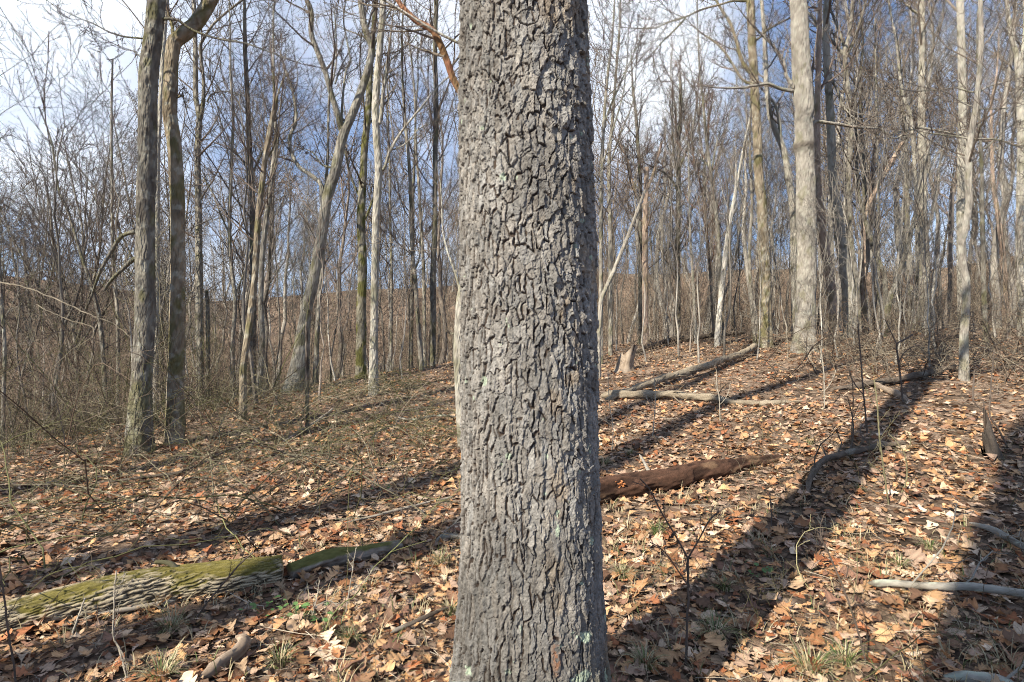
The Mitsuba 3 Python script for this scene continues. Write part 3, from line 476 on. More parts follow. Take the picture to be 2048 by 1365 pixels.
    ('tree', 'tall mottled tan trunk with high drooping limbs, left of the thickest right trunk', 'tan', [[6.375, 14.3, 1.555], [6.368, 14.3, 2.235], [6.373, 14.3, 2.903], [6.333, 14.3, 4.318], [6.303, 14.3, 5.268], [6.255, 14.3, 5.586], [6.202, 14.3, 7.023], [6.124, 14.3, 8.452], [6.081, 14.3, 9.413], [6.05, 14.3, 10.375], [6.027, 14.3, 10.76]], [0.1723, 0.155, 0.139, 0.1252, 0.116, 0.1091, 0.1057, 0.1022, 0.0988, 0.0953, 0.0919], [([0.0463, 0.0405, 0.0347, 0.029], [[6.099, 14.3, 8.452], [5.873, 14.3, 8.785], [5.738, 14.3, 9.413], [5.601, 14.3, 9.9], [5.413, 14.3, 10.272], [5.289, 14.3, 10.632]]), ([0.029, 0.0232, 0.0232, 0.0174, 0.0116], [[6.049, 14.3, 10.311], [5.668, 14.3, 10.349], [5.312, 14.3, 10.246], [4.79, 14.3, 10.092], [4.408, 14.3, 9.9], [3.975, 14.3, 9.746], [3.555, 14.3, 9.618], [3.009, 14.3, 9.605]]), ([0.0241, 0.018, 0.012], [[4.408, 14.3, 9.9], [4.076, 14.3, 9.579], [3.884, 14.3, 9.413], [3.642, 14.3, 9.079], [3.742, 14.3, 8.747]]), ([0.0347, 0.0289, 0.0231], [[6.135, 14.3, 8.197], [5.933, 14.3, 8.325], [5.658, 14.3, 8.836], [5.407, 14.3, 9.22], [5.028, 14.3, 9.605]]), ([0.0289, 0.0231, 0.0173], [[6.194, 14.3, 9.348], [6.424, 14.3, 9.541], [6.807, 14.3, 9.733], [7.062, 14.3, 9.823]])], 15, 0.7, 12, 3),
    ('tree', 'bending pale tree behind and left of the thickest right trunk', 'pale', [[7.719, 15.5, 1.749], [7.703, 15.5, 3.394], [7.702, 15.5, 4.902], [7.576, 15.5, 6.139], [7.432, 15.5, 6.966], [7.23, 15.5, 7.491], [7.056, 15.5, 8.002], [6.982, 15.5, 9.04], [6.949, 15.5, 10.081], [6.874, 15.5, 11.124]], [0.0976, 0.0942, 0.0902, 0.0834, 0.078, 0.0746, 0.0691, 0.0624, 0.0556, 0.0488], [([0.0493, 0.037, 0.0247], [[7.352, 15.5, 7.311], [7.303, 15.5, 7.933], [7.155, 15.5, 8.348], [6.991, 15.5, 8.486]])], 13, 0.6, 12, 3),
    ('tree', 'thickest grey trunk on the right with a knotted bulge and flared foot', 'grey2', [[6.807, 13.28, 1.431], [6.822, 13.28, 1.828], [6.85, 13.28, 2.354], [6.897, 13.28, 3.679], [6.885, 13.28, 4.996], [6.888, 13.28, 5.291], [6.863, 13.28, 6.412], [6.844, 13.28, 6.886], [6.857, 13.28, 7.064], [6.814, 13.28, 7.514], [6.779, 13.28, 8.845], [6.739, 13.28, 9.738], [6.707, 13.28, 10.096]], [0.2806, 0.2286, 0.2113, 0.2104, 0.2113, 0.2061, 0.1974, 0.1974, 0.2113, 0.2104, 0.1974, 0.187, 0.187], [([0.0419, 0.0367, 0.0314, 0.0262, 0.021], [[6.591, 13.28, 7.55], [6.25, 13.28, 7.597], [5.98, 13.28, 7.668], [5.591, 13.28, 7.597], [5.249, 13.28, 7.514], [4.966, 13.28, 7.514]]), ([0.0471, 0.0366, 0.0314, 0.0262], [[6.638, 13.28, 7.573], [6.557, 13.28, 7.692], [6.429, 13.28, 7.87], [6.36, 13.28, 8.179], [6.209, 13.28, 8.44], [6.011, 13.28, 8.666], [5.73, 13.28, 8.904]]), ([0.0466, 0.0414, 0.0362, 0.0311, 0.0259, 0.0207], [[6.983, 13.28, 6.708], [7.125, 13.28, 6.838], [7.255, 13.28, 6.91], [7.784, 13.28, 6.862], [8.313, 13.28, 6.815], [8.842, 13.28, 6.815], [9.275, 13.28, 6.625], [9.546, 13.28, 6.732]]), ([0.0414, 0.0362, 0.0259], [[7.01, 13.28, 7.064], [7.083, 13.28, 7.36], [7.075, 13.28, 7.775], [7.126, 13.28, 8.155]]), ([0.0286, 0.0238, 0.0191], [[9.475, 13.28, 6.696], [9.979, 13.28, 6.602], [10.413, 13.28, 6.507], [10.659, 13.28, 6.424]])], 16, 0.75, 10, 3),
    ('tree', 'pinkish curving trunk tucked behind the thickest right trunk', 'red', [[8.216, 14.5, 1.66], [8.181, 14.5, 2.437], [8.127, 14.5, 3.396], [7.97, 14.5, 4.358], [7.851, 14.5, 5.322], [7.808, 14.5, 6.223], [7.831, 14.5, 7.256], [7.868, 14.5, 8.55], [7.938, 14.5, 10.5]], [0.122, 0.1165, 0.1109, 0.1026, 0.0943, 0.0832, 0.0721, 0.0638, 0.0555], [], 12, 0.6, 10, 3),
    ('tree', 'pale ringed trunk right of the thickest right trunk', 'ring', [[9.146, 15.36, 1.806], [9.104, 15.36, 3.01], [8.89, 15.36, 4.53], [8.791, 15.36, 5.551], [8.727, 15.36, 5.892], [8.674, 15.36, 7.436], [8.621, 15.36, 8.972], [8.577, 15.36, 10.003], [8.614, 15.36, 11.036], [8.632, 15.36, 11.451]], [0.1741, 0.1586, 0.1393, 0.1161, 0.1083, 0.1006, 0.0928, 0.089, 0.0832, 0.0754], [([0.0413, 0.0354, 0.0295, 0.0236], [[8.602, 15.36, 9.796], [8.401, 15.36, 10.209], [8.201, 15.36, 10.623], [7.862, 15.36, 10.967], [7.728, 15.36, 11.174]]), ([0.0354, 0.0295, 0.0236], [[8.635, 15.36, 8.972], [8.823, 15.36, 8.697], [9.061, 15.36, 8.08], [9.398, 15.36, 7.737]])], 16, 0.65, 12, 3),
    ('tree', 'dark-shaded forked tree second right of the thickest right trunk', 'fork2', [[9.439, 15.5, 1.842], [9.369, 15.5, 3.394], [9.28, 15.5, 4.051], [9.208, 15.5, 5.039], [9.19, 15.5, 5.933], [9.288, 15.5, 7.491], [9.23, 15.5, 8.528], [9.159, 15.5, 9.567], [9.304, 15.5, 10.289], [9.381, 15.5, 11.124]], [0.0873, 0.0841, 0.0809, 0.0776, 0.0731, 0.0666, 0.0602, 0.0537, 0.0472, 0.0408], [([0.047, 0.0411, 0.0353, 0.0294], [[9.186, 15.5, 9.525], [9.01, 15.5, 9.817], [8.82, 15.5, 10.081], [8.726, 15.5, 10.289]]), ([0.0353, 0.0294, 0.0235], [[9.186, 15.5, 9.525], [9.097, 15.5, 10.289], [8.965, 15.5, 10.845], [8.928, 15.5, 11.263]]), ([0.0353, 0.0294, 0.0235], [[9.157, 15.5, 9.456], [9.328, 15.5, 9.942], [9.513, 15.5, 10.567], [9.615, 15.5, 11.124]])], 13, 0.55, 14, 3),
    ('tree', 'nearly black slim trunk right of the pale ringed trunk', 'dark', [[10.519, 17.0, 2.057], [10.517, 17.0, 3.732], [10.555, 17.0, 4.483], [10.581, 17.0, 5.537], [10.567, 17.0, 7.046], [10.507, 17.0, 8.409]], [0.0763, 0.0725, 0.0687, 0.0648, 0.0559, 0.0445], [], 11, 0.45, 14, 3),
    ('tree', 'dark crooked stem leaning left above the brush pile', 'dark', [[10.538, 16.0, 1.959], [10.49, 16.0, 3.598], [10.339, 16.0, 3.951], [10.188, 16.0, 4.347], [9.998, 16.0, 5.013], [9.876, 16.0, 5.453], [9.768, 16.0, 6.006], [9.738, 16.0, 7.144]], [0.0646, 0.0646, 0.0638, 0.0605, 0.0554, 0.0487, 0.042, 0.0353], [], 8, 0.5, 10, 3),
    ('tree', 'dark-topped leaning stem rising right from the brush pile', 'dark', [[9.822, 15.0, 1.831], [9.986, 15.0, 2.868], [10.136, 15.0, 3.212], [10.259, 15.0, 3.596], [10.437, 15.0, 4.113], [10.59, 15.0, 4.724], [10.729, 15.0, 5.256]], [0.0773, 0.0717, 0.0662, 0.0607, 0.0552, 0.0524, 0.0497], [], 0, 0.8, 4, 1),
    ('tree', 'upright grey trunk behind the leaning dark-topped stem', 'grey', [[11.938, 17.0, 2.038], [11.931, 17.0, 2.982], [11.904, 17.0, 4.483], [11.867, 17.0, 5.145], [11.852, 17.0, 6.366], [11.827, 17.0, 8.075], [11.735, 17.0, 9.167]], [0.0857, 0.0775, 0.0714, 0.0673, 0.0591, 0.0489, 0.0367], [], 11, 0.5, 12, 3),
    ('tree', 'burled pale trunk with a dark knot half way up, right of the leaning dark-topped stem', 'burl', [[11.224, 15.5, 1.938], [11.25, 15.5, 3.12], [11.275, 15.5, 4.051], [11.236, 15.5, 5.286], [11.264, 15.5, 6.415], [11.25, 15.5, 7.491], [11.29, 15.5, 9.567], [11.32, 15.5, 10.859], [11.329, 15.5, 11.542]], [0.1435, 0.127, 0.1159, 0.1063, 0.0939, 0.0814, 0.0718, 0.0649, 0.0607], [([0.0331, 0.0276, 0.0221], [[11.318, 15.5, 10.706], [11.1, 15.5, 10.845], [10.895, 15.5, 10.985], [10.691, 15.5, 11.193]])], 15, 0.6, 14, 3),
    ('tree', 'broken pale snag slanting across the trunks above the brush pile', 'red', [[10.223, 16.5, 1.993], [10.223, 16.5, 5.124], [10.359, 16.5, 5.622], [10.747, 16.5, 6.383], [11.104, 16.5, 7.028], [11.417, 16.5, 7.542]], [0.0679, 0.0679, 0.0667, 0.063, 0.0593, 0.0556], [], 0, 1, 0, 0),
    ('tree', 'thin angled pale tree high above the brush pile', 'pale', [[11.433, 16.0, 1.991], [11.429, 16.0, 4.305], [11.419, 16.0, 5.722], [11.352, 16.0, 7.144], [11.292, 16.0, 8.071], [11.087, 16.0, 8.713], [11.009, 16.0, 9.285], [10.894, 16.0, 10.359], [10.747, 16.0, 11.148]], [0.0458, 0.0458, 0.0458, 0.0429, 0.0401, 0.0372, 0.0343, 0.0286, 0.0229], [], 11, 0.6, 12, 3),
    ('tree', 'pencil-straight thin grey tree left of the leaning dark-topped stem', 'grey', [[10.339, 16.0, 1.946], [10.343, 16.0, 4.305], [10.357, 16.0, 5.552], [10.329, 16.0, 8.142], [10.318, 16.0, 10.904]], [0.0414, 0.0369, 0.0325, 0.0266, 0.0177], [], 9, 0.5, 14, 3),
    ('tree', 'broad pale trunk half hidden by the curved sapling trunk on the right', 'pale', [[11.501, 14.5, 1.607], [11.511, 14.5, 3.268], [11.518, 14.5, 4.679], [11.57, 14.5, 6.61], [11.59, 14.5, 8.071], [11.581, 14.5, 9.277], [11.547, 14.5, 10.5], [11.526, 14.5, 10.891]], [0.1099, 0.1042, 0.0985, 0.0928, 0.0885, 0.0856, 0.0828, 0.0799], [], 15, 0.65, 10, 3),
    ('tree', 'curved grey trunk nearest the camera on the right, with wide thin side limbs', 'grey2', [[7.083, 8.92, 0.983], [7.082, 8.92, 1.468], [7.121, 8.92, 2.057], [7.135, 8.92, 2.498], [7.084, 8.92, 2.797], [7.065, 8.92, 3.089], [7.141, 8.92, 3.444], [7.193, 8.92, 3.832], [7.18, 8.92, 4.03], [7.179, 8.92, 4.537], [7.24, 8.92, 4.926], [7.343, 8.92, 5.523], [7.396, 8.92, 6.417], [7.389, 8.92, 7.017], [7.384, 8.92, 7.258]], [0.0675, 0.0614, 0.0553, 0.0537, 0.0522, 0.0507, 0.0491, 0.0491, 0.0491, 0.0445, 0.0399, 0.0368, 0.0338, 0.0322, 0.0307], [([0.0152, 0.0122, 0.0091, 0.0061], [[7.336, 8.92, 5.523], [7.202, 8.92, 5.563], [7.076, 8.92, 5.643], [6.712, 8.92, 5.627], [6.389, 8.92, 5.651], [6.137, 8.92, 5.738]]), ([0.0182, 0.0152, 0.0121, 0.0091], [[7.343, 8.92, 5.523], [7.447, 8.92, 5.579], [7.606, 8.92, 5.666], [7.876, 8.92, 5.738], [8.194, 8.92, 5.818]]), ([0.0153, 0.0122, 0.0122, 0.0092, 0.0061], [[7.214, 8.92, 4.775], [7.034, 8.92, 4.847], [6.916, 8.92, 4.879], [6.616, 8.92, 4.926], [6.412, 8.92, 4.998], [6.127, 8.92, 4.926]]), ([0.0153, 0.0122, 0.0092], [[7.23, 8.92, 4.783], [7.53, 8.92, 4.775], [7.781, 8.92, 4.688], [8.174, 8.92, 4.561]]), ([0.0122, 0.0091, 0.0061], [[7.316, 8.92, 5.276], [7.081, 8.92, 5.38], [6.845, 8.92, 5.499], [6.609, 8.92, 5.579]]), ([0.0122, 0.0091, 0.0061], [[7.285, 8.92, 5.276], [7.593, 8.92, 5.26], [7.949, 8.92, 5.3], [8.188, 8.92, 5.42]])], 9, 0.55, 14, 3),
    ('tree', 'dark slim trunk right of the curved trunk', 'dark', [[10.431, 12.5, 1.577], [10.409, 12.5, 2.356], [10.387, 12.5, 3.128], [10.383, 12.5, 4.378], [10.377, 12.5, 5.487], [10.34, 12.5, 6.734], [10.319, 12.5, 7.571]], [0.0549, 0.0492, 0.045, 0.0422, 0.0366, 0.0295, 0.0211], [([0.0169, 0.0127, 0.0085], [[10.394, 12.5, 5.898], [10.63, 12.5, 6.121], [10.854, 12.5, 6.344], [11.133, 12.5, 6.455]])], 9, 0.5, 12, 3),
    ('tree', 'pale trunk at the right edge of the view, forking near the top', 'pale', [[12.573, 14.0, 1.815], [12.574, 14.0, 2.712], [12.542, 14.0, 3.799], [12.615, 14.0, 6.906], [12.594, 14.0, 7.93], [12.545, 14.0, 8.807], [12.428, 14.0, 9.246], [12.343, 14.0, 10.188]], [0.1008, 0.0909, 0.0831, 0.0766, 0.07, 0.0582, 0.0478, 0.0412], [([0.0413, 0.0321, 0.023], [[12.61, 14.0, 8.18], [12.719, 14.0, 8.807], [12.855, 14.0, 9.559], [12.94, 14.0, 10.188]])], 13, 0.6, 10, 3),
    ('tree', 'pinkish slanting trunk in the woods near the right edge', 'red', [[14.755, 17.0, 2.059], [14.741, 17.0, 3.732], [14.586, 17.0, 5.386], [14.439, 17.0, 6.593], [14.422, 17.0, 7.5]], [0.0791, 0.0706, 0.0621, 0.0536, 0.0452], [], 9, 0.5, 10, 3),
]
FALLEN = [
    ('fallen_log', 'long mossy fallen log with ridged bark at lower left', 'log', 'mosslog', [0.0704, 0.0885, 0.1028, 0.1034, 0.1004, 0.0845], [[-2.701, 2.86, 0.0], [-2.565, 2.96, 0.0], [-2.271, 3.16, 0.0], [-1.976, 3.36, 0.0], [-1.703, 3.46, 0.0], [-1.442, 3.56, 0.0]]),
    ('fallen_log', 'rotten russet fallen log lying right of the big scaly trunk', 'log', 'redlog', [0.1197, 0.1104, 0.1044, 0.0946, 0.061], [[0.621, 4.86, 0.0], [0.993, 5.02, 0.0], [1.428, 5.16, 0.0], [1.96, 5.38, 0.0], [2.715, 5.78, -0.04]]),
    ('fallen_log', 'split grey end of a decayed log with moss, just past the mossy log', 'log', 'oldlog', [0.0504, 0.0595, 0.0551, 0.0357], [[-1.403, 3.58, 0.0], [-1.195, 3.76, 0.0], [-0.973, 3.92, 0.0], [-0.795, 4.06, 0.0]]),
    ('fallen_branch', 'long bare fallen branch lying level, upper right of the big scaly trunk', 'branch', 'branch', [0.0695, 0.0596, 0.0497, 0.0363, 0.0245], [[1.478, 9.3, 0.02], [2.19, 9.04, 0.05], [2.871, 8.7, 0.05], [3.306, 8.26, 0.03], [4.094, 7.96, 0.02]]),
    ('fallen_branch', 'forked fallen branch climbing right above the level bare branch', 'branch', 'branch', [0.0356, 0.0607, 0.0644, 0.0646, 0.0613], [[1.469, 9.0, 0.02], [2.39, 9.86, 0.1], [2.949, 10.46, 0.12], [4.031, 11.3, 0.12], [5.956, 13.94, 0.1]]),
    ('fallen_branch', 'dark hooked branch lying in the big tree shadow on the right', 'branch', 'darkbranch', [0.0166, 0.0274, 0.0309, 0.0303, 0.0234], [[2.454, 4.72, 0.0], [2.76, 5.2, 0.05], [3.009, 5.4, 0.08], [3.501, 5.74, 0.05], [4.079, 5.92, 0.03]]),
    ('fallen_branch', 'whitish lichened branch lying toward the lower right edge', 'branch', 'whitebranch', [0.0192, 0.0218, 0.0199, 0.0211, 0.0215], [[2.094, 3.36, 0.03], [2.206, 3.3, 0.05], [2.363, 3.24, 0.05], [2.585, 3.2, 0.06], [2.872, 3.06, 0.05]]),
    ('fallen_branch', 'short lichened grey branch at the bottom right edge of the view', 'branch', 'whitebranch', [0.022, 0.0264, 0.0262, 0.024], [[1.895, 2.5, 0.02], [1.971, 2.5, 0.02], [2.063, 2.48, 0.02], [2.149, 2.48, 0.02]]),
    ('fallen_branch', 'thin whitish branch slanting through shade at the right edge', 'branch', 'whitebranch', [0.0141, 0.0205, 0.0213, 0.0185], [[3.22, 4.02, 0.03], [3.259, 3.88, 0.04], [3.27, 3.72, 0.04], [3.259, 3.5, 0.04]]),
    ('fallen_branch', 'curved barkless piece of wood lying among leaves at bottom left', 'branch', 'wood', [0.0283, 0.0318, 0.0306, 0.0201], [[-1.347, 2.48, 0.02], [-1.312, 2.58, 0.03], [-1.274, 2.68, 0.04], [-1.391, 2.86, 0.03]]),
    ('fallen_branch', 'grey stick lying under the mossy log', 'stick', 'stick', [0.008, 0.0122, 0.0125, 0.0115], [[-2.262, 3.02, 0.01], [-2.213, 3.08, 0.02], [-2.078, 3.16, 0.02], [-1.917, 3.26, 0.02]]),
    ('fallen_branch', 'small dark stick left of the foot of the big scaly trunk', 'stick', 'darkbranch', [0.0089, 0.0104, 0.0108, 0.007], [[-0.6, 2.88, 0.02], [-0.501, 2.96, 0.03], [-0.411, 3.06, 0.03], [-0.316, 3.18, 0.02]]),
    ('fallen_branch', 'short white curved stick against the left side of the big scaly trunk', 'stick', 'whitebranch', [0.0109, 0.0184, 0.0164], [[-0.562, 4.12, 0.02], [-0.49, 4.18, 0.05], [-0.358, 4.14, 0.04]]),
    ('fallen_branch', 'broken pale plank of wood lying below the curved right trunk', 'branch', 'wood', [0.0209, 0.0388, 0.0507, 0.0337], [[5.766, 9.5, 0.03], [5.623, 8.82, 0.03], [5.505, 8.24, 0.02], [5.298, 7.66, 0.0]]),
    ('fallen_branch', 'dark fallen limb in shade left of the curved right trunk foot', 'branch', 'darkbranch', [0.0384, 0.0504, 0.048, 0.0388], [[4.958, 8.74, 0.02], [5.623, 8.82, 0.05], [6.442, 9.1, 0.05], [7.629, 9.8, 0.05]]),
    ('fallen_branch', 'dark propped limb leaning against the thickest left trunk', 'branch', 'darkbranch', [0.0299, 0.1223, 0.1557, 0.1606], [[-5.68, 8.5, 0.35], [-18.385, 25.28, 0.4], [-21.127, 27.24, 0.5], [-25.487, 30.44, 0.7]]),
    ('fallen_branch', 'thin grey stick slanting up from the snag at left centre', 'stick', 'stick', [0.0096, 0.0171, 0.0185, 0.0157], [[-2.937, 7.3, 0.02], [-2.9, 7.8, 0.05], [-2.836, 8.42, 0.1], [-2.816, 8.94, 0.15]]),
    ('fallen_branch', 'long dark stick lying level in the leaves at left centre', 'stick', 'darkbranch', [0.0101, 0.0155, 0.0159, 0.012], [[-4.206, 5.76, 0.03], [-3.869, 5.86, 0.05], [-3.501, 6.02, 0.05], [-3.361, 6.8, 0.1]]),
    ('fallen_branch', 'grey stick lying in sun behind the mossy log', 'stick', 'stick', [0.0079, 0.0122, 0.0107, 0.0089], [[-1.308, 4.48, 0.02], [-1.071, 4.64, 0.03], [-0.825, 4.86, 0.03], [-0.529, 5.08, 0.03]]),
    ('fallen_branch', 'pale twiggy branch lying at the foot of the smooth pale trunk', 'branch', 'whitebranch', [0.0113, 0.0181, 0.0184, 0.011], [[-1.716, 8.54, 0.05], [-1.399, 8.22, 0.06], [-1.129, 8.36, 0.08], [-0.759, 8.32, 0.05]]),
    ('fallen_branch', 'bleached leaning branch crossing the smooth pale trunk', 'branch', 'whitebranch', [0.05, 0.0847, 0.0869, 0.0702], [[-7.634, 37.94, 0.25], [-8.601, 38.54, 0.35], [-9.861, 39.52, 0.5], [-10.844, 39.94, 0.75]]),
    ('fallen_branch', 'grey stick poking from the rotten russet log', 'stick', 'whitebranch', [0.0095, 0.0159, 0.0156], [[1.21, 5.4, 0.25], [1.252, 5.18, 0.14], [1.289, 5.06, 0.03]]),
    ('fallen_branch', 'brown stick lying in leaves at bottom right of the big trunk shadow', 'stick', 'darkbranch', [0.0048, 0.0081, 0.0067], [[1.781, 2.74, 0.02], [1.784, 2.64, 0.02], [1.826, 2.54, 0.02]]),
    ('fallen_branch', 'dead brown limb lying behind the forked fallen branch', 'branch', 'darkbranch', [0.0387, 0.0718, 0.0743, 0.0476], [[3.174, 14.68, 0.05], [4.54, 16.34, 0.08], [5.886, 16.9, 0.08], [7.402, 18.06, 0.08]]),
]
STEMS = [
    ('sapling', 'dark Y-forked sapling standing in the big trunk shadow', 'dark', [0.0104, 0.0093, 0.0081], [[0.795, 2.64, -0.011], [0.808, 2.64, 0.167], [0.816, 2.64, 0.327], [0.816, 2.64, 0.487]], [([0.007, 0.0058, 0.0046], [[0.816, 2.64, 0.492], [0.752, 2.64, 0.602], [0.684, 2.64, 0.716], [0.638, 2.64, 0.808], [0.592, 2.64, 0.859]]), ([0.007, 0.0058, 0.0046], [[0.816, 2.64, 0.498], [0.868, 2.64, 0.59], [0.914, 2.64, 0.67], [0.961, 2.64, 0.712], [1.007, 2.64, 0.735]]), ([0.0058, 0.0046, 0.0035], [[0.813, 2.64, 0.35], [0.763, 2.64, 0.441], [0.694, 2.64, 0.533], [0.637, 2.64, 0.567]])], None),
    ('sapling', 'thin dark stem leaning left at lower right', 'dark', [0.007, 0.007, 0.0046], [[1.634, 2.64, 0.007], [1.59, 2.64, 0.144], [1.534, 2.64, 0.304], [1.467, 2.64, 0.464], [1.421, 2.64, 0.556], [1.371, 2.64, 0.636]], [([0.0035, 0.0023], [[1.433, 2.64, 0.544], [1.422, 2.64, 0.625], [1.441, 2.64, 0.693]])], None),
    ('sapling', 'dark sapling with twigs right of the thickest right trunk', 'dark', [0.0169, 0.0141, 0.0113], [[4.003, 6.42, 0.506], [3.966, 6.42, 0.731], [3.934, 6.42, 0.956], [3.883, 6.42, 1.463], [3.847, 6.42, 1.746]], [([0.0113, 0.0085], [[3.934, 6.42, 0.956], [3.813, 6.42, 1.181], [3.758, 6.42, 1.379]])], None),
    ('sapling', 'dark crooked sapling with black twigs below the brush pile', 'dark', [0.0203, 0.0203, 0.0169], [[5.285, 7.7, 0.756], [5.261, 7.7, 0.993], [5.218, 7.7, 1.331], [5.193, 7.7, 1.534], [5.289, 7.7, 1.601], [5.405, 7.7, 1.669]], [([0.0135, 0.0102], [[5.193, 7.7, 1.534], [5.121, 7.7, 1.737], [5.055, 7.7, 1.872]]), ([0.0135, 0.0102], [[5.231, 7.7, 1.263], [5.355, 7.7, 1.466], [5.525, 7.7, 1.534]])], None),
    ('sapling', 'pale greenish stem standing in the shadow band at right', 'green', [0.0099, 0.0099, 0.0079], [[2.969, 4.5, 0.239], [2.933, 4.5, 0.513], [2.904, 4.5, 0.749], [2.888, 4.5, 1.064], [2.87, 4.5, 1.222]], [([0.0059, 0.004], [[2.933, 4.5, 0.494], [2.862, 4.5, 0.533], [2.815, 4.5, 0.572]])], None),
    ('sapling', 'pale curving stem right of the pale greenish stem', 'green', [0.0104, 0.0083, 0.0062], [[3.206, 4.72, 0.282], [3.282, 4.72, 0.426], [3.292, 4.72, 0.55], [3.244, 4.72, 0.674], [3.17, 4.72, 0.756]], [([0.0062, 0.0042], [[3.276, 4.72, 0.612], [3.302, 4.72, 0.694], [3.274, 4.72, 0.777]])], None),
    ('sapling', 'thin pale stem with side twigs in front of the mossy log', 'pale', [0.0056, 0.0056, 0.0045], [[-1.693, 2.54, -0.015], [-1.735, 2.54, 0.106], [-1.776, 2.54, 0.215], [-1.773, 2.54, 0.347], [-1.768, 2.54, 0.468]], [([0.0034, 0.0022], [[-1.771, 2.54, 0.347], [-1.738, 2.54, 0.413], [-1.717, 2.54, 0.457]]), ([0.0034, 0.0022], [[-1.753, 2.54, 0.161], [-1.712, 2.54, 0.084], [-1.698, 2.54, -0.004]])], None),
    ('sapling', 'dark thin stem at the bottom left edge', 'dark', [0.0066, 0.0066, 0.0044], [[-2.162, 2.52, -0.018], [-2.201, 2.52, 0.203], [-2.221, 2.52, 0.4], [-2.242, 2.52, 0.596]], [], None),
    ('sapling', 'bent dark twig springing from the mossy log', 'dark', [0.0082, 0.0082, 0.0055], [[-1.727, 3.1, -0.017], [-1.634, 3.1, 0.104], [-1.54, 3.1, 0.212], [-1.446, 3.1, 0.319], [-1.365, 3.1, 0.386]], [], None),
    ('sapling', 'short stub stem before the mossy log', 'pale', [0.0076, 0.0063], [[-2.219, 2.88, 0.0], [-2.22, 2.88, 0.075], [-2.213, 2.88, 0.17]], [], None),
    ('sapling', 'thin sinuous black stem near the right edge', 'dark', [0.0138, 0.0138, 0.011], [[5.293, 6.28, 0.582], [5.24, 6.28, 0.747], [5.116, 6.28, 0.912], [5.141, 6.28, 1.132], [5.165, 6.28, 1.242]], [([0.0083, 0.0083], [[5.183, 6.28, 0.582], [5.213, 6.28, 0.747], [5.199, 6.28, 0.912]])], None),
    ('sapling', 'tall thin sapling at the right edge of the view', 'dark', [0.0148, 0.0124, 0.0099], [[4.906, 5.62, 0.477], [4.811, 5.62, 0.673], [4.739, 5.62, 0.821], [4.767, 5.62, 1.067], [4.823, 5.62, 1.462]], [], None),
    ('sapling', 'pale slender shoot left of the rotten russet log', 'pale', [0.0084, 0.0084, 0.0056], [[1.104, 6.36, 0.321], [1.127, 6.36, 0.571], [1.083, 6.36, 0.905], [1.073, 6.36, 1.24]], [], None),
    ('sapling', 'pale branching shoot above the level bare fallen branch', 'pale', [0.012, 0.009, 0.006], [[1.674, 6.82, 0.388], [1.711, 6.82, 0.686], [1.73, 6.82, 0.925], [1.714, 6.82, 1.165]], [([0.006, 0.006], [[1.718, 6.82, 0.746], [1.622, 6.82, 0.865], [1.563, 6.82, 0.985]])], None),
    ('sapling', 'pale upright shoot in the sunny leaves right of the fallen branches', 'pale', [0.013, 0.0098, 0.0065], [[2.701, 7.4, 0.524], [2.702, 7.4, 0.816], [2.678, 7.4, 1.01], [2.685, 7.4, 1.205]], [([0.0065, 0.0065], [[2.702, 7.4, 0.751], [2.8, 7.4, 0.881], [2.834, 7.4, 1.01]])], None),
    ('sapling', 'thin grey shoot in front of the thickest right trunk', 'pale', [0.0134, 0.0134, 0.01], [[4.162, 7.6, 0.665], [4.172, 7.6, 0.999], [4.155, 7.6, 1.332], [4.117, 7.6, 1.533]], [([0.01, 0.0067], [[4.164, 7.6, 0.932], [4.279, 7.6, 1.065], [4.327, 7.6, 1.199]])], None),
    ('sapling', 'slender brown shoot left of the shadow band at right', 'brown', [0.0108, 0.0108, 0.0081], [[3.639, 6.14, 0.44], [3.653, 6.14, 0.762], [3.644, 6.14, 0.978], [3.593, 6.14, 1.247]], [([0.0081, 0.0054], [[3.647, 6.14, 0.709], [3.724, 6.14, 0.843], [3.762, 6.14, 0.924]])], None),
    ('sapling', 'dark straight shoot standing in the leaves below the hooked branch', 'dark', [0.0075, 0.0075, 0.0056], [[1.924, 4.24, 0.124], [1.94, 4.24, 0.272], [1.948, 4.24, 0.383]], [], None),
    ('sapling', 'light stem standing up right of the decayed log end', 'pale', [0.0054, 0.0041, 0.0027], [[-0.897, 3.08, 0.02], [-0.876, 3.08, 0.166], [-0.855, 3.08, 0.3], [-0.84, 3.08, 0.407]], [([0.0041, 0.0027], [[-0.876, 3.08, 0.166], [-0.804, 3.08, 0.206], [-0.75, 3.08, 0.273]])], None),
    ('sapling', 'forked light twig standing behind the curved barkless wood', 'pale', [0.0054, 0.0054, 0.0041], [[-1.09, 3.08, 0.006], [-1.045, 3.08, 0.086], [-1.027, 3.08, 0.14]], [([0.0041, 0.0041], [[-1.027, 3.08, 0.14], [-1.04, 3.08, 0.193], [-1.033, 3.08, 0.22]]), ([0.0041, 0.0041], [[-1.027, 3.08, 0.14], [-0.978, 3.08, 0.108], [-0.938, 3.08, 0.081]])], None),
]
TUFTS = [
    (1.068, 4.2, 1.0),
    (0.695, 3.6, 0.9),
    (0.967, 3.62, 0.6),
    (1.026, 2.9, 1.1),
    (1.272, 3.42, 0.7),
    (1.722, 3.82, 0.6),
    (1.349, 2.6, 1.2),
    (1.531, 2.64, 1.0),
    (-1.765, 2.96, 0.9),
    (-1.544, 2.52, 1.0),
    (-0.48, 3.82, 0.9),
    (-0.337, 3.12, 0.7),
    (-0.802, 2.84, 0.6),
    (-1.116, 3.02, 0.7),
    (0.968, 5.94, 0.7),
    (1.291, 6.24, 0.6),
    (0.607, 2.62, 0.9),
    (2.426, 3.58, 0.8),
    (2.776, 3.8, 0.7),
    (-1.067, 2.64, 0.8),
    (2.912, 4.78, 0.6),
    (3.271, 6.26, 0.7),
]
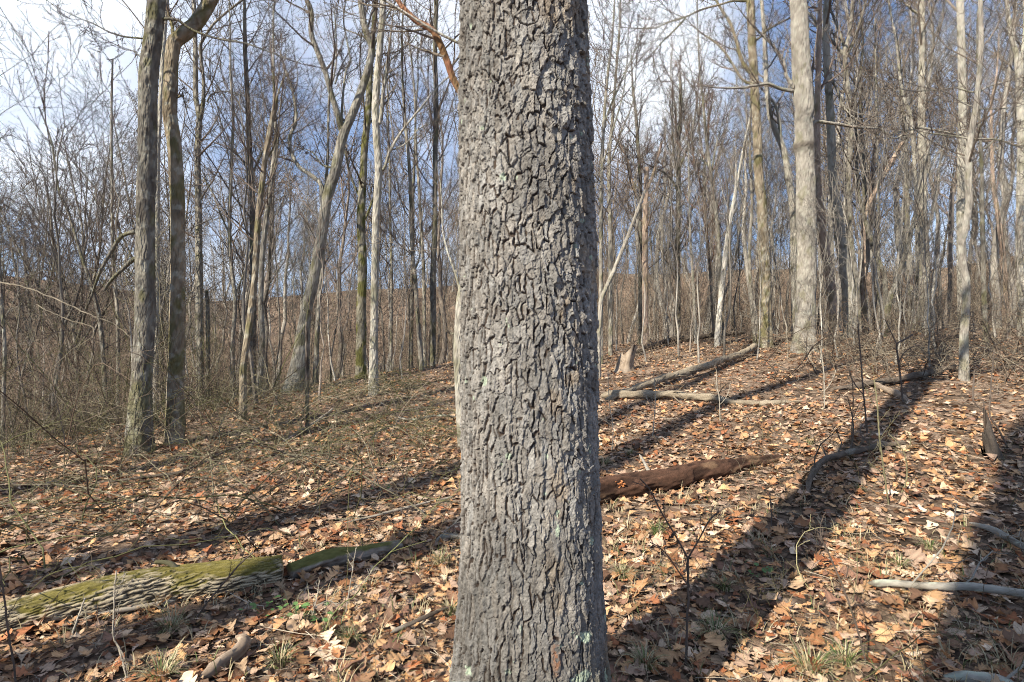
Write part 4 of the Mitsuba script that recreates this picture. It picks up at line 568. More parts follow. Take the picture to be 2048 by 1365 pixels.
HERBS = [
    (-1.276, 3.12),
    (-1.011, 3.02),
    (-1.165, 3.08),
    (-1.38, 3.14),
    (-1.234, 5.34),
    (1.528, 3.46),
]
STUMPS = [
    (2.35, 12.1, 1.029),
    (4.615, 5.48, 0.429),
]
FUNGUS = [
    (0.934, 4.94, 0.163),
]


# ------------------------------------------------------------------ trees that can be told apart
# style: (dark tone, light tone, lichen, moss, twig colour)
STYLE = {
    'dark': ((.085, .075, .066), (.20, .19, .165), .30, .15, (.10, .082, .072)),
    'grey': ((.135, .122, .105), (.30, .28, .245), .35, .12, (.135, .11, .095)),
    'grey2': ((.20, .182, .160), (.345, .325, .290), .30, .05, (.15, .125, .105)),
    'tan': ((.135, .110, .080), (.31, .265, .20), .40, .25, (.14, .11, .09)),
    'pale': ((.24, .225, .195), (.43, .41, .365), .35, .05, (.17, .145, .12)),
    'moss': ((.11, .10, .075), (.27, .255, .205), .30, .60, (.13, .11, .085)),
    'fork': ((.125, .115, .10), (.31, .295, .255), .30, .15, (.11, .09, .078)),
    'fork2': ((.12, .108, .095), (.30, .28, .245), .30, .10, (.12, .10, .085)),
    'ring': ((.24, .225, .195), (.40, .38, .335), .35, .02, (.15, .125, .105)),
    'burl': ((.22, .20, .17), (.38, .36, .31), .30, .05, (.15, .125, .105)),
    'red': ((.20, .145, .115), (.38, .30, .245), .10, .05, (.16, .12, .10)),
    'redlimb': ((.11, .048, .028), (.33, .175, .11), .05, .0, (.14, .11, .09)),
    'snag': ((.055, .045, .038), (.26, .22, .18), .15, .05, (.10, .08, .07)),
    'deadpole': ((.22, .20, .175), (.36, .34, .30), .15, .0, (.22, .20, .175)),
    'white': ((.30, .285, .25), (.52, .50, .455), .10, .0, (.30, .28, .25)),
    'brush': ((.11, .095, .08), (.26, .24, .205), .25, .05, (.125, .10, .09)),
    'bud': ((.15, .13, .11), (.30, .27, .235), .25, .05, (.20, .125, .09)),
}


def spine(pts, rad, step):
    """A smooth curve through the given points: (points, radii, height along)."""
    pts, rad = np.asarray(pts, float), np.asarray(rad, float)
    s = np.concatenate([[0], np.cumsum(np.maximum(np.linalg.norm(np.diff(pts, axis=0), axis=1), 1e-3))])
    n = max(4, int(s[-1] / step) + 1)
    t = np.linspace(0, s[-1], n)
    if len(pts) < 3:
        return np.stack([np.interp(t, s, pts[:, k]) for k in range(3)], -1), np.interp(t, s, rad), t
    return PchipInterpolator(s, pts)(t), np.interp(t, s, rad), t


def skin(P, R, t, sides, style, rng, flare=.0, foot=True, knot=0.0):
    """A bark-covered bole: ridged, lichened, moss near the foot; returns (v, f, c)."""
    dark, light, lichen, moss, _ = STYLE[style]
    n = len(P)
    Tn = unit(np.gradient(P, axis=0))
    U = unit(np.cross(Tn, np.broadcast_to([0.13, 1.0, 0.05], Tn.shape)))
    W = np.cross(Tn, U)
    a = np.arange(sides) * 2 * math.pi / sides
    seed = rng.uniform(0, 50, 3)
    ring = np.stack([np.cos(a)[None] * R[:, None], np.sin(a)[None] * R[:, None], np.broadcast_to(t[:, None], (n, sides))], -1)
    k = 1 / max(R.max(), .03)
    ridge = meshkit.fbm(ring * [2.6 * k, 2.6 * k, 3.0] + seed, 3, 3) - .5
    lump = meshkit.fbm(ring * [.8 * k, .8 * k, 1.6] + seed + 9, 2, 5) - .5
    r = R[:, None] * (1 + .16 * ridge + .14 * lump)
    if foot:
        roots = .5 + .5 * np.cos(a * rng.integers(4, 6) + rng.uniform(0, 6))
        r = r * (1 + flare * np.exp(-t[:, None] / (1.2 * R[0] + .06)) * (.45 + .75 * roots[None]))
    if knot:
        r = r * (1 + .35 * np.exp(-((t[:, None] - knot) / .13) ** 2) * (.4 + .6 * np.cos(a - .6)[None]))
    V = P[:, None] + r[..., None] * (np.cos(a)[None, :, None] * U[:, None] + np.sin(a)[None, :, None] * W[:, None])
    q = ring * [1, 1, 1] + seed
    m1 = meshkit.fbm(q * [22, 22, 7], 3, 21)
    m2 = meshkit.fbm(q * [5, 5, 2.2], 3, 22)
    m3 = meshkit.fbm(q * [48, 48, 14], 2, 23)
    m4 = meshkit.fbm(q * [14, 14, 10], 3, 24)
    c = lerp(dark, light, np.clip(.5 + 1.5 * (m1 - .5) + 1.1 * (m2 - .5) + .7 * (m3 - .5) + .5 * ridge, 0, 1)[..., None])
    if style in ('ring', 'white', 'burl', 'pale', 'grey2'):
        bt = t[:, None] * 5.0 + .5 * np.sin(a)[None] + 3 * seed[0]
        band = meshkit.noise(np.stack([bt, 0 * bt + seed[1], 0 * bt], -1), 6)
        c = lerp(c, np.asarray(dark) * .5, (sstep(.80, .9, band) * (.75 if style == 'ring' else .35))[..., None])
    if style in ('snag', 'white', 'red'):
        peel = sstep(.5, .56, meshkit.fbm(q * [16, 16, 5], 3, 29))
        c = lerp(c, np.asarray(light) * 1.1 if style != 'snag' else np.array([.035, .028, .024]), (peel * .7)[..., None])
    c = lerp(c, (.44, .45, .39), (sstep(.585, .62, m4) * lichen)[..., None])
    patch = meshkit.fbm(q * [7, 7, 3], 3, 26)
    low = np.exp(-t[:, None] / .5)
    c = lerp(c, (.105, .105, .035), (sstep(.60 - .2 * moss, .70 - .2 * moss, patch + .16 * low) * min(1, .35 + moss))[..., None])
    if knot:
        c = lerp(c, (.07, .055, .045), (np.exp(-((t[:, None] - knot) / .10) ** 2) * .7 * np.ones_like(m1))[..., None])
    i, j = np.meshgrid(np.arange(n - 1), np.arange(sides), indexing='ij')
    j2 = (j + 1) % sides
    A, B, Cc, D = i * sides + j, i * sides + j2, (i + 1) * sides + j2, (i + 1) * sides + j
    f = np.concatenate([np.stack([A, B, Cc], -1).reshape(-1, 3), np.stack([A, Cc, D], -1).reshape(-1, 3)])
    vtx = np.concatenate([V.reshape(-1, 3), P[-1:] + Tn[-1:] * R[-1] * .6])
    tip = (n - 1) * sides + np.arange(sides)
    f = np.concatenate([f, np.stack([tip, np.roll(tip, -1), np.full(sides, n * sides)], -1)])
    return vtx, f, np.concatenate([c.reshape(-1, 3), c[-1].mean(0)[None]])


def same_n(P, R, n):
    s = np.concatenate([[0], np.cumsum(np.linalg.norm(np.diff(P, axis=0), axis=1))])
    t = np.linspace(0, s[-1], n)
    return np.stack([np.interp(t, s, P[:, k]) for k in range(3)], -1), np.interp(t, s, R)


def twigs(P1, R1, lev, rng, col, fine=.0030, per=(5, 5), inner=True):
    """Everything finer than the limbs P1: two or three more orders of branching. Returns meshes."""
    out = []
    K = len(P1)

    def tint(k):
        return np.asarray(col) * rng.uniform(.7, 1.35, (k, 1))
    if inner:
        out.append(tubes(P1, R1, 5, tint(K)))
    if lev >= 2 and K:
        P2, R2 = grow(P1, R1, per[0], rng, (.22, 1.0), (25, 58), (.32, .58), 6, .42, .13, .62, fine * 1.3)
        out.append(tubes(P2, R2, 4, tint(len(P2))))
        if lev >= 3:
            P3, R3 = grow(P2, R2, per[1], rng, (.2, 1.0), (22, 55), (.35, .62), 4, .30, .15, .65, fine)
            out.append(tubes(P3, R3, 3, tint(len(P3))))
            if lev >= 4:
                P4, R4 = grow(P3, R3, 3, rng, (.25, 1.0), (22, 50), (.4, .6), 3, .2, .12, .65, fine * .8)
                out.append(tubes(P4, R4, 3, tint(len(P4))))
    return out


def build_tree(k, row, shadow_only=False):
    name, label, style, pts, rad, limbs, H, lo, n1, lev = row
    rng = np.random.default_rng(1000 + k)
    key = numbered(name)
    say(key, label, 'tree')
    pts, rad = np.array(pts, float), np.array(rad, float)
    D = max(pts[0, 1], 3.0)
    drift = np.cumsum(rng.normal(0, .012, len(pts)))
    drift -= drift[0]
    pts[:, 1] += drift * .8                                      # trunks wander in depth as well
    g0 = land(pts[0, 0], pts[0, 1])
    pts[0, 2] = g0 - .06
    base, top = pts[0].copy(), pts[-1].copy()
    if H:                                                         # the part above the picture
        h = top[2] - g0
        d = unit(pts[-1] - pts[-2])
        d = unit(d * .5 + [0, 0, .8])
        steps = max(2, int((H - h) / 1.0))
        r_end = max(.012, rad[0] * .12)
        if H > h + .8:
            more, q = [], top
            for s in range(steps):
                q = q + d * (H - h) / steps
                d = unit(d + rng.normal(0, .10, 3) + [0, 0, .12])
                more.append(q)
            pts = np.vstack([pts, more])
            rad = np.concatenate([rad, np.linspace(rad[-1], r_end, steps + 1)[1:]])
    pxr = rad[0] / D * 568                                        # how coarse the mesh may be
    sides = int(np.clip(pxr * 3.4, 9, 46))
    P, R, t = spine(pts, rad, np.clip(D * .0022, .015, .05))
    high = np.flatnonzero(t > max(3.0, .62 * D + 1.6))
    if len(high) > 12:
        keep = np.concatenate([np.arange(high[0]), high[::8], [len(P) - 1]])
        P, R, t = P[keep], R[keep], t[keep]
    knot = {'grey2': 4.86 if label.startswith('thickest') else 0, 'burl': 3.1}.get(style, 0)
    put(key + '__trunk', *skin(P, R, t, sides, style, rng, flare=.20, knot=knot), 'rough_bark')
    col = STYLE[style][4]
    meshes = []
    fine = float(np.clip(D * .00030, .0024, .0060))
    for lr, lp in limbs:
        lp = np.array(lp, float)
        n = len(lp)
        j = np.argmin(np.linalg.norm(P - lp[0], axis=1))
        lp[:, 1] += (P[j, 1] - lp[0, 1]) + np.cumsum(np.concatenate([[0], rng.normal(0, .03, n - 1)])) + rng.uniform(-.25, .25) * np.linspace(0, 1, n) * np.linalg.norm(lp[-1] - lp[0])
        near = P[j] + (lp[0] - P[j]) * .2
        if np.linalg.norm(near - lp[0]) > .02 and np.linalg.norm(lp[0] - P[j]) < R[j] * 3 + .05:
            lp = np.vstack([near, lp])
            lr = [lr[0] * 1.15] + list(lr)
        rr = np.interp(np.linspace(0, 1, len(lp)), np.linspace(0, 1, len(lr)), lr)
        LP, LR, lt = spine(lp, rr, .10)
        red = 'redlimb' if (label.startswith('swollen') and len(lr) > 5 and lr[1] > .03) else style
        put(numbered(key + '__limb'), *skin(LP, LR, lt, 10 if LR[0] * 568 / D > 3 else 7, red, rng, foot=False), 'rough_bark')
        bare = label.startswith(('dark lichened', 'reddish')) and n < 7 and lp[0][2] < 4.5
        if lev and not bare and LR[-1] < .05:
            a, b = same_n(LP, LR, 7)
            kids = 7 if LR[-1] * 1137 / D < 8 else 3
            P1, R1 = grow(a[None], np.maximum(b[None], fine), kids, rng, (.25, 1), (28, 60), (.35, .75), 6, .5, .13, .55, fine * 1.4)
            meshes += twigs(P1, R1, min(lev, 3), rng, col, fine, (4, 4))
            if not label.startswith(('swollen', 'reddish')):
                dir_ = unit(a[-1] - a[-2])
                ext = np.stack([a[-1] + dir_ * s + [0, 0, .25 * s * s] for s in np.linspace(0, .9, 5)])[None]
                meshes += twigs(ext, np.linspace(max(LR[-1], fine), fine, 5)[None], min(lev, 3), rng, col, fine, (5, 4))
    if n1:
        L = t[-1]
        a, b = same_n(P, R, 40)
        full = L if H else L
        P1, R1 = grow(a[None], b[None], n1, rng, (lo * (.62 if lo < .6 else .8), .99), (28, 62), (.10 * full, .26 * full), 8, .75, .11, .42, fine * 1.7, True)
        meshes += twigs(P1, R1, lev, rng, col, fine, (6, 5) if D < 11 else (5, 4))
    if meshes:
        put(key + '__crown', *joined(meshes))


for _k, _row in enumerate(TREES):
    build_tree(_k, _row)

# trees at the photographer's back and side: their shadows lie across the leaves
BEHIND = [
    ((-9.1, -3.0), .25, 24, 'tall grey tree outside the view at left, shadow falling past the big trunk'),
    ((-7.2, -2.8), .23, 24, 'slimmer grey tree outside the view at left, shadow falling over the mossy log'),
    ((-4.25, -4.3), .30, 24, 'stout grey tree behind the viewpoint, shadow darkening the right edge'),
    ((-6.2, -9.5), .16, 15, 'grey tree well behind the viewpoint, shading the woods on the right'),
    ((-11.5, -1.5), .17, 15, 'grey tree just outside the left edge of the view, shading the left slope'),
    ((-13.5, -3.5), .16, 15, 'grey tree far to the left outside the view, shading the left trunks'),
]
for _i, ((_x, _y), _r, _h, _l) in enumerate(BEHIND):
    _g = land(_x, _y)
    _p = [[_x, _y, _g], [_x + .05, _y + .03, _g + 2], [_x - .05, _y, _g + 4], [_x + .08, _y + .05, _g + 6.0]]
    build_tree(300 + _i, ('tree', _l, 'grey2', _p, [_r * 1.15, _r, _r * .95, _r * .9], [], _h, .85 if _h > 20 else .75, 12, 3))


# ------------------------------------------------------------------ the woods behind: six kinds of bare tree, four of sapling
def make_kind(group, seed, H, r0, lo, n1, per, tone, lean, fine, sides=7):
    rng = np.random.default_rng(seed)
    n = 14
    z = np.linspace(-.3, H, n)
    wob = np.cumsum(rng.normal(0, H * .010, (n, 2)), 0)
    P = np.stack([wob[:, 0] - wob[0, 0] + lean * np.clip(z / H, 0, 1) ** 1.3, wob[:, 1] - wob[0, 1], z], -1)
    R = r0 * (1 - .9 * (np.clip(z, 0, None) / H) ** .9) + r0 * .35 * np.exp(-np.clip(z, 0, None) / .25)
    pale, dark, twig = tone
    c = lerp(dark, pale, np.clip(rng.normal(.5, .28, (1, n)), 0, 1)[..., None])
    tv, tf, tc = tubes(P[None], R[None], sides, c)
    tc = np.clip(tc * rng.uniform(.7, 1.3, (len(tc), 1)), 0, 1)
    P1, R1 = grow(P[None], R[None], n1, rng, (lo, .99), (26, 58), (.12 * H, .30 * H), 7, .8, .11, .45, fine * 1.5, True)
    if rng.random() < .6:                                        # a forked leader
        Pf, Rf = grow(P[None], R[None], 2, rng, (.45, .75), (14, 26), (.40 * H, .50 * H), 7, .5, .06, .75, fine * 2, True)
        P1, R1 = np.vstack([P1, Pf]), np.vstack([R1, Rf])
    m = twigs(P1, R1, 3, rng, twig, fine, per)
    cv, cf, cc = joined(m)
    scene[group] = {'type': 'shapegroup', 'trunk': mikit.ply((tv, tf), 'bark', True, color=tc), 'crown': mikit.ply((cv, cf), 'bark', True, color=np.clip(cc, 0, 1))}


_GREY = ((.36, .34, .305), (.16, .145, .13), (.185, .168, .15))
_PALE = ((.46, .44, .40), (.22, .205, .18), (.225, .21, .185))
_DARK = ((.20, .185, .165), (.075, .066, .058), (.13, .115, .10))
_RUST = ((.30, .26, .225), (.13, .11, .095), (.21, .165, .135))
KINDS = ['woods_kind_a', 'woods_kind_b', 'woods_kind_c', 'woods_kind_d', 'woods_kind_e', 'woods_kind_f']
for _k, (_H, _r, _lo, _n, _per, _tone, _lean) in enumerate([
        (15, .14, .40, 24, (6, 5), _GREY, .5), (13, .11, .35, 26, (6, 5), _DARK, -.6), (17, .17, .50, 20, (6, 5), _PALE, .3),
        (11, .09, .30, 28, (6, 5), _GREY, .9), (14, .12, .30, 30, (6, 5), _RUST, -.2), (9, .07, .25, 30, (6, 5), _DARK, .4)]):
    make_kind(KINDS[_k], 500 + _k, _H, _r, _lo, _n, _per, _tone, _lean, .0046)
SAPS = ['pole_kind_a', 'pole_kind_b', 'pole_kind_c', 'pole_kind_d']
for _k, (_H, _r, _lo, _n, _per, _tone, _lean) in enumerate([
        (6.5, .032, .35, 12, (4, 3), _GREY, .4), (5.0, .026, .25, 14, (4, 3), _PALE, -.3), (4.2, .022, .25, 12, (4, 3), _RUST, .5), (7.5, .04, .45, 10, (4, 4), _DARK, .2)]):
    make_kind(SAPS[_k], 600 + _k, _H, _r, _lo, _n, _per, _tone, _lean, .0042, 5)


def plant(name, kind, x, y, turn, size, label, category, group, tilt=(0, 0), sink=.0):
    key = numbered(name)
    z = land(x, y) - sink
    m = T().translate([x, y, z]).rotate([1, 0, 0], tilt[0]).rotate([0, 1, 0], tilt[1]).rotate([0, 0, 1], turn).scale(size)
    scene[key] = {'type': 'instance', 'shapegroup': {'type': 'ref', 'id': kind}, 'to_world': m}
    say(key, label, category, group)


def woods():
    rng = np.random.default_rng(77)
    heroes = np.array([[r[3][0][0], r[3][0][1]] for r in TREES])
    taken = [tuple(h) for h in heroes]

    def spread(count, az, rr, gap, pick, size, name, look, where, power):
        made, tries = 0, 0
        while made < count and tries < count * 60:
            tries += 1
            a = math.radians(rng.uniform(*az))
            r = rr[0] + (rr[1] - rr[0]) * rng.random() ** power
            x, y = r * math.sin(a), r * math.cos(a)
            g = gap * (.6 + r / 60)
            if min((x - p[0]) ** 2 + (y - p[1]) ** 2 for p in taken) < g * g:
                continue
            taken.append((x, y))
            kind = pick[rng.integers(len(pick))]
            label = f'{look[kind]} {where}'
            plant(name, kind, x, y, rng.uniform(0, 360), rng.uniform(*size), label, name, label, (rng.normal(0, 2.5), rng.normal(0, 2.5)))
            made += 1
    K, S = KINDS, SAPS
    look = {K[0]: 'grey-barked', K[1]: 'dark-barked', K[2]: 'tall pale', K[3]: 'slight grey leaning', K[4]: 'russet-twigged', K[5]: 'small dark bushy',
            S[0]: 'grey', S[1]: 'pale', S[2]: 'short russet', S[3]: 'tall dark'}

    def fill(count, az, rr, gap, pick, size, name, where, power=.8):
        spread(count, az, rr, gap, pick, size, name, look, where, power)
    fill(24, (-46, -29), (14, 30), 1.2, [K[3], K[5], K[5]], (.55, .85), 'tree', 'bare tree in the brushy woods at the far left')
    fill(36, (-30, -3), (18, 40), 1.3, [K[0], K[1], K[3], K[4], K[5]], (.6, .95), 'tree', 'bare tree in the hollow beyond the left trunks')
    fill(40, (1, 30), (20, 42), 1.3, [K[0], K[1], K[2], K[3], K[4]], (.55, .92), 'tree', 'bare tree in the middle distance right of the big scaly trunk')
    fill(40, (27, 47), (18, 42), 1.2, [K[0], K[2], K[2], K[4], K[1]], (.7, 1.05), 'tree', 'bare tree crowding the woods behind the right-hand trunks')
    fill(34, (-47, -2), (44, 100), 1.8, K, (.7, 1.05), 'tree', 'bare tree of the far ridge on the left skyline', .75)
    fill(34, (1, 47), (44, 100), 1.8, K, (.7, 1.05), 'tree', 'bare tree of the far ridge on the right skyline', .75)
    fill(17, (-47, 0), (78, 106), 1.4, [K[1], K[3], K[4], K[5]], (.55, .9), 'tree', 'bare tree standing along the top of the far left ridge', 1.0)
    fill(17, (0, 47), (78, 106), 1.4, [K[1], K[3], K[4], K[5]], (.55, .9), 'tree', 'bare tree standing along the top of the far right ridge', 1.0)
    fill(34, (-46, -4), (10.5, 24), .6, S, (.6, 1.0), 'sapling', 'thin bare sapling in the brush beyond the left trunks')
    fill(60, (3, 28), (12.5, 26), .5, S, (.5, .95), 'sapling', 'thin bare sapling in the thicket right of the big scaly trunk')
    fill(34, (28, 46), (12.5, 24), .5, S, (.5, .95), 'sapling', 'thin bare sapling among the right-hand trunks')


woods()


# ------------------------------------------------------------------ logs, fallen branches, stumps, saplings in the foreground
WOOD = {
    'mosslog': ((.15, .125, .085), (.40, .345, .25)), 'redlog': ((.032, .020, .015), (.115, .062, .042)), 'oldlog': ((.10, .08, .065), (.34, .30, .26)),
    'branch': ((.14, .115, .085), (.33, .285, .22)), 'darkbranch': ((.06, .048, .038), (.17, .14, .115)), 'whitebranch': ((.16, .15, .13), (.38, .36, .32)),
    'wood': ((.14, .105, .08), (.33, .265, .205)), 'stick': ((.16, .14, .115), (.38, .34, .29)),
}


def fallen(row, k):
    name, label, cat, style, rad, pts = row
    rng = np.random.default_rng(2000 + k)
    key = numbered(name)
    pts, rad = np.array(pts, float), np.array(rad, float)
    log = style in ('mosslog', 'redlog', 'oldlog')
    sink = .72 if log else .55
    P3 = np.stack([pts[:, 0], pts[:, 1], land(pts[:, 0], pts[:, 1]) + rad * sink + pts[:, 2]], -1)
    thick = rad.max()
    step = (.009 if style == 'mosslog' else .012) if log else float(np.clip(thick * .9, .012, .06))
    P, R, t = spine(P3, rad, step)
    P = P + (meshkit.fbm(np.stack([t * 2.3, 0 * t + k, 0 * t], -1)[:, None, :] + np.arange(3)[None, :, None] * 7.7, 2, 4) - .5) * min(thick, .05) * (.8 if log else 1.6)
    sides = (120 if style == 'mosslog' else 64) if log else (16 if thick > .03 else 9)
    n = len(P)
    Tn = unit(np.gradient(P, axis=0))
    U = unit(np.cross(Tn, [0, 0, 1.0]))
    W = np.cross(U, Tn)                                            # W points up
    a = np.arange(sides) * 2 * math.pi / sides
    seed = rng.uniform(0, 60, 3)
    ring = np.stack([np.cos(a)[None] * R[:, None], np.sin(a)[None] * R[:, None], np.broadcast_to(t[:, None], (n, sides))], -1)
    dark, light = WOOD[style]
    if style == 'mosslog':                                         # interlaced ridges of bark running along the log
        wv = meshkit.fbm(ring * [14, 14, 9] + seed, 3, 2) - .5
        wq = meshkit.fbm(ring * [40, 40, 25] + seed, 2, 6) - .5
        cu, ct = (a[None] * .09 + .030 * wv + .016 * wq) / .016, (t[:, None] + .10 * wv + .05 * wq) / .15
        gu, gt = np.meshgrid(np.arange(-6, 46), np.arange(-3, int(t[-1] / .15) + 4), indexing='ij')
        sd = np.stack([gu + 0. * gt, gt + rng.uniform(0, 1, 60)[gu + 6]], -1).reshape(-1, 2) + rng.uniform(-.36, .36, (gu.size, 2))
        dd, ii = cKDTree(sd).query(np.stack([cu, ct], -1).reshape(-1, 2), k=2)
        ee = (dd[:, 1] - dd[:, 0]).reshape(cu.shape)
        ridge = sstep(.04, .36, ee)
        bump = .009 * (ridge - .6) + .006 * (meshkit.fbm(ring * [50, 50, 30] + seed, 2, 9) - .5) + .02 * (meshkit.fbm(ring * [4, 4, 2] + seed, 2, 19) - .5)
    elif style == 'redlog':
        ridge = meshkit.fbm(ring * [34, 34, 6] + seed, 4, 3)
        cr = sstep(.52, .60, meshkit.fbm(ring * [12, 12, 4] + seed, 3, 33))
        bump = .034 * (ridge - .5) - .012 * cr + .03 * (meshkit.fbm(ring * [5, 5, 3] + seed, 3, 5) - .5)
    elif style == 'oldlog':
        ridge = meshkit.fbm(ring * [30, 30, 3] + seed, 3, 3)
        bump = .035 * (ridge - .5) - .03 * sstep(.55, .7, meshkit.fbm(ring * [9, 9, 2] + seed, 3, 6))
    else:
        ridge = meshkit.fbm(ring * [1.4 / thick, 1.4 / thick, 6] + seed, 3, 3)
        bump = thick * .8 * (ridge - .5) + thick * .45 * (meshkit.fbm(ring * [4 / thick, 4 / thick, 20] + seed, 2, 8) - .5)
    rr = R[:, None] + bump
    taper = np.minimum(np.arange(n), np.arange(n)[::-1]) / max(2.0, thick * .35 / step)
    rr = rr * np.sqrt(np.clip(taper, .12, 1))[:, None] if not log else rr
    V = P[:, None] + rr[..., None] * (np.cos(a)[None, :, None] * U[:, None] + np.sin(a)[None, :, None] * W[:, None])
    fine = meshkit.fbm(ring * [60, 60, 22] + seed, 3, 12)
    c = lerp(dark, light, np.clip(.45 + 1.2 * (fine - .5) + .9 * (ridge - .5), 0, 1)[..., None])
    upness = np.sin(a)[None] + 0 * rr
    pm = meshkit.fbm(ring * [10, 10, 3.5] + seed + 5, 4, 14)
    if style == 'mosslog':
        c = lerp((.045, .038, .030), c, ridge[..., None])
        moss = sstep(.44, .60, pm + .24 * upness - .12 + .10 * (1 - ridge)) * sstep(.25, .5, fine + .12)
        c = lerp(c, lerp((.066, .062, .014), (.18, .155, .038), fine[..., None]), (moss * .9)[..., None])
    elif style == 'oldlog':
        moss = sstep(.5, .62, pm + .34 * upness - .16)
        c = lerp(c, lerp((.060, .064, .016), (.15, .15, .04), fine[..., None]), (moss * .9)[..., None])
    elif style == 'redlog':
        c = lerp(c, (.21, .14, .085), (sstep(.58, .66, pm) * .45)[..., None])
        c = lerp(c, (.018, .011, .009), (cr * .7)[..., None])
    elif style == 'whitebranch':
        c = lerp(c, (.10, .085, .07), (sstep(.56, .64, pm) * .8)[..., None])
        c = lerp(c, (.40, .46, .38), (sstep(.58, .64, meshkit.fbm(ring * [20, 20, 9] + seed, 3, 15)) * .6)[..., None])
    elif style == 'darkbranch':
        c = lerp(c, (.26, .25, .22), (sstep(.62, .68, pm) * .5)[..., None])
    i, j = np.meshgrid(np.arange(n - 1), np.arange(sides), indexing='ij')
    j2 = (j + 1) % sides
    A, B, Cc, D = i * sides + j, i * sides + j2, (i + 1) * sides + j2, (i + 1) * sides + j
    f = np.concatenate([np.stack([A, B, Cc], -1).reshape(-1, 3), np.stack([A, Cc, D], -1).reshape(-1, 3)])[:, ::-1]
    v = np.concatenate([V.reshape(-1, 3), P[:1] - Tn[:1] * .01, P[-1:] + Tn[-1:] * .01])
    e0, e1 = n * sides, n * sides + 1
    ja = np.arange(sides)
    f = np.concatenate([f, np.stack([ja, np.roll(ja, -1), np.full(sides, e0)], -1), np.stack([(n - 1) * sides + np.roll(ja, -1), (n - 1) * sides + ja, np.full(sides, e1)], -1)])
    c = np.concatenate([c.reshape(-1, 3), np.array([[.24, .18, .12]] * 2)])
    say(key, label, cat)
    parts = [(v, f, np.clip(c, .01, .8))]
    bole = key + '__trunk' if log else key
    if style in ('branch', 'darkbranch', 'whitebranch') and thick > .018:     # side twigs
        b, r_ = same_n(P, R, 12)
        P1, R1 = grow(b[None], r_[None], 3 if style == 'whitebranch' else 8, rng, (.15, .98), (30, 65), (.2, .7), 5, .1, .22, .35, .004, True)
        P2, R2 = grow(P1, R1, 3, rng, (.3, 1), (25, 55), (.3, .6), 4, .1, .2, .6, .0025)
        col = np.array(lerp(dark, light, .35))
        parts += [tubes(P1, R1, 4, np.tile(col, (len(P1), 1))), tubes(P2, R2, 3, np.tile(col, (len(P2), 1)))]
        put(key + '__trunk', *parts[0])
        put(key + '__twigs', *joined(parts[1:]))
    elif log:
        put(bole, *parts[0])
        if style == 'mosslog':                                     # a strip of lifted bark and a broken limb stub
            s = int(n * .62)
            b = np.stack([P[s] + U[s] * 0 + W[s] * R[s] * .6, P[s] + W[s] * R[s] * 1.25 - Tn[s] * .05, P[s] + W[s] * R[s] * 1.4 - Tn[s] * .12])
            put(key + '__stub', *skin(*spine(b, [.018, .014, .010], .01), 10, 'dark', rng, foot=False))
    else:
        put(key, *parts[0])


for _k, _row in enumerate(FALLEN):
    fallen(_row, _k)


def stump(k, x, y, r, h, lean, style, label):
    """A weathered stump: splintered, slanting top, ridged sides, roots running out."""
    rng = np.random.default_rng(2300 + k)
    key = numbered('stump')
    g = land(x, y)
    n, sides = 40, 40
    a = np.arange(sides) * 2 * math.pi / sides
    s = np.linspace(0, 1, n)
    top = h * (.55 + .45 * np.sin(a + 2.2)) + h * .22 * np.maximum(0, np.sin(a * 5 + 1)) * rng.uniform(.1, 1.3, sides)
    z = s[:, None] * top[None] - .06 * (1 - s[:, None])
    rr = r * (1 + .75 * np.exp(-s * h / .09))[:, None] * (1 + .10 * np.cos(a * 5 + .4)[None] + .14 * (meshkit.fbm(np.stack([np.cos(a)[None] * 3 + 0 * s[:, None], np.sin(a)[None] * 3 + 0 * s[:, None], s[:, None] * 1.5 + 0 * a[None]], -1) + k, 3, 4) - .5))
    V = np.stack([x + rr * np.cos(a)[None] + lean[0] * z, y + rr * np.sin(a)[None] + lean[1] * z, g + z], -1)
    q = np.stack([np.cos(a)[None] * r * 30 + 0 * s[:, None], np.sin(a)[None] * r * 30 + 0 * s[:, None], z * 6], -1)
    fb = meshkit.fbm(q, 3, 9)
    dark, light = (((.15, .115, .085), (.40, .33, .26)) if style == 'pale' else ((.035, .03, .026), (.13, .11, .095)))
    c = lerp(dark, light, np.clip(.5 + 1.5 * (fb - .5), 0, 1)[..., None])
    i, j = np.meshgrid(np.arange(n - 1), np.arange(sides), indexing='ij')
    j2 = (j + 1) % sides
    A, B, Cc, D = i * sides + j, i * sides + j2, (i + 1) * sides + j2, (i + 1) * sides + j
    f = np.concatenate([np.stack([A, B, Cc], -1).reshape(-1, 3), np.stack([A, Cc, D], -1).reshape(-1, 3)])
    inner = V[-1] * .5 + V[-1].mean(0) * .5
    inner[:, 2] = V[-1, :, 2].min() - .04
    nv = n * sides
    lid = [(nv + jj, nv + (jj + 1) % sides) for jj in range(sides)]
    f2 = []
    for jj in range(sides):
        o0, o1, i0, i1 = (n - 1) * sides + jj, (n - 1) * sides + (jj + 1) % sides, *lid[jj]
        f2 += [[o0, o1, i1], [o0, i1, i0], [i0, i1, nv + sides]]
    v = np.concatenate([V.reshape(-1, 3), inner, inner.mean(0)[None]])
    c = np.concatenate([c.reshape(-1, 3), np.tile([.09, .055, .035], (sides + 1, 1))])
    put(key, v, np.concatenate([f, f2]), np.clip(c, .01, .8), label=label, category='stump')


stump(0, STUMPS[0][0], STUMPS[0][1], .17, .55, (.25, .1), 'pale', 'broken pale stump with a slanting splintered top, right of the big scaly trunk')
stump(1, STUMPS[1][0], STUMPS[1][1], .062, .42, (-.22, .1), 'dark', 'pointed dark stump standing in shade near the right edge')


